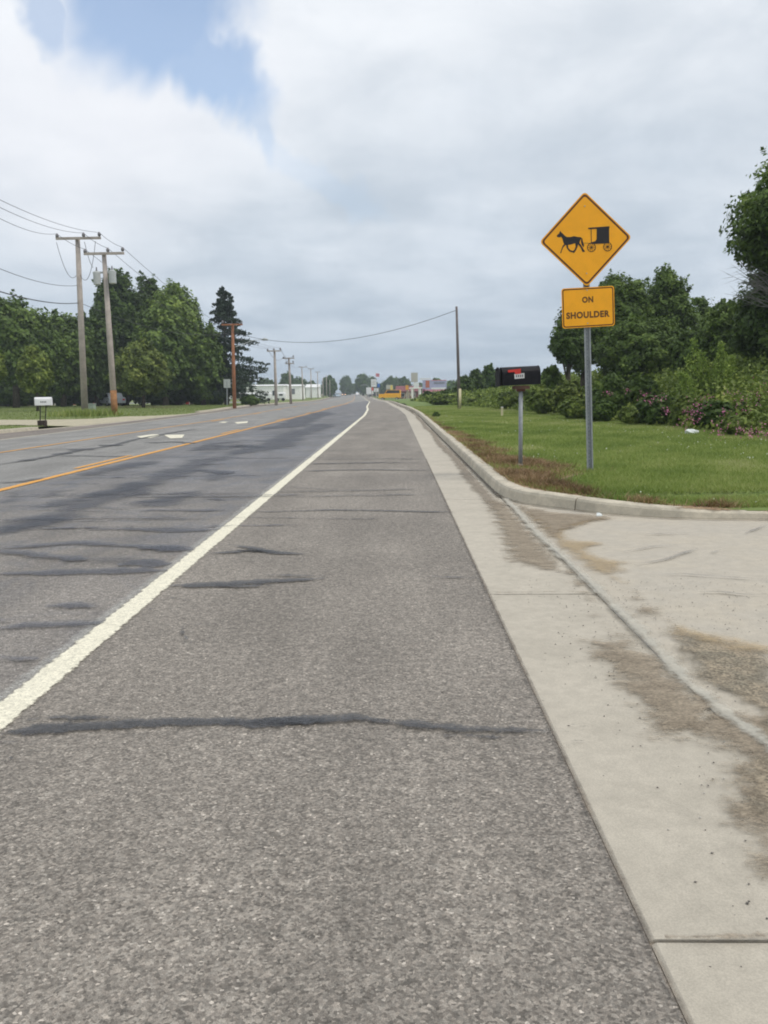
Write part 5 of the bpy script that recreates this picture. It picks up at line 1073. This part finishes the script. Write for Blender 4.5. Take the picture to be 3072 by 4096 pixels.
# ------------------------------------------------------------ buildings
def house(name, px0, px1, py_eave, py_base, Y, depth, wall, roofm, label, roof_px=None, openings=(), overhang=.3, cat='building', dz=None):
    a = at(px0, py_eave, Y); b = at(px1, py_eave, Y); X0, X1 = a.x, b.x; xc = (X0+X1)/2
    zb = float(lz(xc, Y) if xc < -15 else G(Y)) if dz is None else dz
    he = a.z-zb; W = X1-X0; root = empty(name, (xc, Y+depth/2, zb), label, cat)
    MB().box((0, 0, he/2-.1), (W, depth, he+.2)).build('wall', wall, root)
    rise = (a.z-at(px0, roof_px, Y).z)*-1 if roof_px else .3
    o_ = overhang; MB().prism([(-depth/2-o_, 0), (depth/2+o_, 0), (0, rise)], Vector((-W/2-o_, 0, he+.02)), (0, 1, 0), (0, 0, 1), (1, 0, 0), W+2*o_).build('roof', roofm, root)
    for (u0, u1, v0, v1, m, nm) in openings:
        x0, x1 = -W/2+u0*W, -W/2+u1*W; fr = MB().box(((x0+x1)/2, -depth/2-.02, (v0+v1)/2*he), (x1-x0+.16, .06, (v1-v0)*he+.16)).build(nm, M_whitep, root)
        MB().box(((x0+x1)/2, -depth/2-.06, (v0+v1)/2*he), (x1-x0, .05, (v1-v0)*he)).build('pane' if nm == 'window' else 'panel', m, fr)
    return root
house('grey_roofed_house', -120, 78, 1566, 1612, 100, 10, M_brown, M_roofg, 'low brown house with grey roof at the left edge', roof_px=1530, openings=[(.3, .4, .3, .7, M_dark, 'window'), (.6, .7, .3, .7, M_dark, 'window'), (.82, .9, 0, .75, M_dark, 'door')])
house('white_shed', 62, 140, 1572, 1600, 118, 8, M_bwhite, M_broof, 'small white shed showing behind the left trees', openings=[(.5, .7, .2, .7, M_dark, 'window')])
house('red_barn', 196, 290, 1582, 1608, 112, 8, M_redb, M_redb, 'red barn showing below the left trees beside the white mailbox', roof_px=1566, openings=[(.1, .25, 0, .8, M_bwhite, 'door'), (.6, .72, .3, .7, M_dark, 'window')])
house('brown_house', 650, 850, 1550, 1612, 104, 10, M_brown, M_roofg, 'brown house hidden in the shade under the trees', roof_px=1512, openings=[(.15, .25, .3, .7, M_dark, 'window'), (.7, .8, .3, .7, M_dark, 'window'), (.45, .52, 0, .75, M_redb, 'door')])
house('long_white_building', 985, 1134, 1545, 1590, 235, 14, M_bwhite, M_broof, 'long low white building across the far lawn', roof_px=1539, openings=[(.30, .36, .25, .62, M_dark, 'window'), (.40, .46, .25, .62, M_dark, 'window'), (.50, .62, 0, .62, M_broof, 'garage_door'), (.7, .76, .3, .65, M_dark, 'window')])
house('white_annex', 1142, 1202, 1545, 1590, 240, 12, M_bwhite, M_broof, 'white building just right of the long one behind two poles', roof_px=1538, openings=[(.4, .62, .4, .8, M_roofg, 'window')])
house('small_white_shed', 1223, 1273, 1550, 1578, 300, 10, M_bwhite, M_broof, 'small white shed farther along the left side of the road', roof_px=1537, openings=[(.3, .5, 0, .7, M_broof, 'door')])
for i, (px, w_, lb) in enumerate([(905, 22, 'white van behind the reddish pole'), (955, 30, 'white van left of the long building'), (1015, 40, 'white trailer before the long building'), (1062, 26, 'white trailer at the middle of the long building'), (1122, 22, 'white trailer right of the grey pole')]):
    c = P(px+4, 1594, .15); Y = 180; a = at(px, 1560, Y); z = float(lz(a.x, Y)); wd = w_*1.6/F*Y*2*.55
    r = empty('white_trailer', (a.x, Y, z), lb, 'trailer', 'white trailers before the long building'); MB().box((0, 0, 1.15), (wd, 2.0, 1.45)).build('body', M_whitep, r, bevel=.25)
    MB().box((wd*.1, -1.01, 1.35), (wd*.35, .04, .35)).build('window', M_glass, r)
    for s_ in (-.3, .3): MB().tube([(s_*wd, -1.0, .35), (s_*wd, -.75, .35)], .35, 12).build('wheel', M_tyre, r)
# right roadside
shop = house('maroon_shop', 1592, 1676, 1566, 1604, 215, 9, M_shop, M_awn, 'low maroon shop with dull red roof beside the yellow truck', roof_px=1544, openings=[(.12, .3, .3, .75, M_dark, 'window'), (.62, .82, .25, .75, M_dark, 'window'), (.40, .52, 0, .8, M_tan, 'door')], overhang=.6)
Y = 206
def rsign(px0, px1, py0, py1, base_py, Y, mat, label, post=M_pole, posts=1, extra=None, t=.25):
    a = at(px0, py0, Y); b = at(px1, py1, Y); xc = (a.x+b.x)/2; zb = float(G(Y)); r = empty('roadside_sign', (xc, Y, zb), label, 'sign')
    MB().box((0, 0, (a.z+b.z)/2-zb), (b.x-a.x, t, a.z-b.z)).build('sign_panel', mat, r); hw = (b.x-a.x)/2
    for k in range(posts):
        x = 0 if posts == 1 else (-hw*.8+k*hw*1.6/(posts-1)); MB().tube([(x, .1, -.1), (x, .1, (a.z+b.z)/2-zb-.05)], .10, 8).build('post', post, r)
    if extra:
        for (u0, u1, v0, v1, m, nm) in extra:
            MB().box((-hw+(u0+u1)/2*2*hw, -t/2-.02, b.z-zb+(v0+v1)/2*(a.z-b.z)), ((u1-u0)*2*hw, .05, (v1-v0)*(a.z-b.z))).build(nm, m, r)
    return r
rsign(1690, 1786, 1521, 1571, 1600, 195, M_lav, 'large lavender and pink billboard with a terracotta figure', posts=3, extra=[(0, 1, 0, .27, M_pinkp, 'pink_band'), (.02, .10, .10, .32, M_mag, 'magenta_spot'), (.92, 1, .08, .3, M_mag, 'magenta_spot'), (.36, .97, .28, .42, M_whitep, 'white_band'), (.13, .29, .42, .97, M_terra, 'printed_figure'), (.36, 1, .95, 1.0, M_pinkp, 'top_edge')]
      + [(.48+k*.065, .52+k*.065, .70, .84, M_roofg, 'letter_mark') for k in range(7)]+[(.3+k*.08, .34+k*.08, .0, .09, M_mag, 'letter_mark') for k in range(6)])
rsign(1681, 1723, 1512, 1520, 1600, 196, M_whitep, 'white strip board on top of the billboard left half', posts=1)
rsign(1704, 1732, 1573, 1581, 1600, 193, M_dark, 'dark narrow board hanging below the billboard', posts=2)
rsign(1700, 1735, 1581, 1600, 1604, 192, M_beige, 'cream round cornered board near the ground under the billboard', posts=2)
rsign(1644, 1671, 1491, 1528, 1604, 230, M_beige, 'tall beige sign board above the maroon shop', posts=1)
rsign(1654, 1676, 1530, 1552, 1604, 210, M_whitep, 'white square sign between shop and billboard', posts=2)
rsign(1622, 1634, 1541, 1559, 1600, 200, M_org, 'orange sign in front of the maroon shop roof', posts=1)
rsign(1561, 1571, 1541, 1564, 1600, 225, M_yel2, 'small yellow sign above the yellow truck', posts=1)
rsign(1545, 1572, 1540, 1556, 1600, 260, M_beige, 'pale sign board behind the yellow truck', posts=2)
rsign(1484, 1506, 1517, 1547, 1590, 260, M_whitep, 'white upright sign left of the blue one', posts=2, extra=[(.15, .85, .70, .76, M_beige, 'text_line'), (.15, .85, .5, .56, M_beige, 'text_line'), (.15, .85, .3, .36, M_beige, 'text_line')])
rsign(1509, 1520, 1535, 1549, 1590, 255, M_blue, 'small blue sign right of the white upright sign', posts=1)
rsign(1465, 1494, 1550, 1576, 1590, 270, M_whitep, 'white board with a red corner beyond the parked dark car', posts=2, extra=[(.68, 1, .5, 1, M_red, 'red_panel')])
rsign(1496, 1516, 1553, 1567, 1590, 265, M_whitep, 'low white board over the dark car', posts=1)
b = P(1650, 1607); col = empty('white_columns', (at(1652, 1600, 205).x, 205, float(G(205))), 'pair of white columns at the right end of the maroon shop', 'porch')
for k in range(2): MB().tube([(-.2+k*1.9, 0, -.1), (-.2+k*1.9, 0, 2.6)], .28, 10).build('column', M_bwhite, col)
MB().box((.7, 0, 2.75), (3.2, .7, .3)).build('beam', M_bwhite, col)
af = empty('wooden_frame', (at(1632, 1600, 204).x, 204, float(G(204))), 'tan wooden A frame display standing before the maroon shop', 'frame')
for s_ in (-1, 1):
    for yy in (-.5, .5): MB().tube([(s_*1.1, yy, 0), (0, yy, 2.2)], .10, 6).build('leg', M_tan, af)
MB().tube([(0, -.8, 2.2), (0, .8, 2.2)], .10, 6).build('ridge_beam', M_tan, af)
fpz = P(1506, 1590); fl_ = empty('flagpole', (at(1504, 1560, 300).x, 300, float(G(300))), 'flagpole with a red striped flag above the far trees', 'flagpole'); zt = at(1504, 1492, 300).z-fl_.location.z
MB().tube([(0, 0, -.1), (0, 0, zt)], [.09, .05], 8).build('pole', M_can, fl_)
fv = [(x*1.3, .12*math.sin(x*3), zt-.1-z*1.2-.12*x) for x in np.linspace(0, 1, 6) for z in (0, 1)]; MB().add(fv, [(i*2, i*2+2, i*2+3, i*2+1) for i in range(5)]).build('flag', M_flagr, fl_)
slp = empty('street_lamp', (at(1440, 1560, 300).x+3, 300, float(G(300))), 'grey street lamp with curved arm over the road end', 'street lamp'); zt = at(1450, 1540, 300).z-slp.location.z
MB().tube([(0, 0, -.1), (0, 0, zt*.9), (-.6, 0, zt), (-2.2, 0, zt)], [.12, .09, .07, .06], 8).build('pole', M_can, slp); MB().box((-2.4, 0, zt-.05), (.7, .3, .14)).build('lamp_head', M_can, slp)

# ------------------------------------------------------------ haze
m, n, b = newmat('haze'); n.n.remove(b); vol = n.add('ShaderNodeVolumePrincipled'); vol.inputs['Color'].default_value = (.82, .90, .98, 1); vol.inputs['Density'].default_value = 0.0006
n.l.new(vol.outputs[0], n.n['Material Output'].inputs['Volume'])
HAZE = True
if HAZE:
    tag(MB().box((0, 650, 7.5), (3000, 1800, 21)).build('haze', m), 'thin pale summer haze over the whole road', 'haze', kind='stuff')
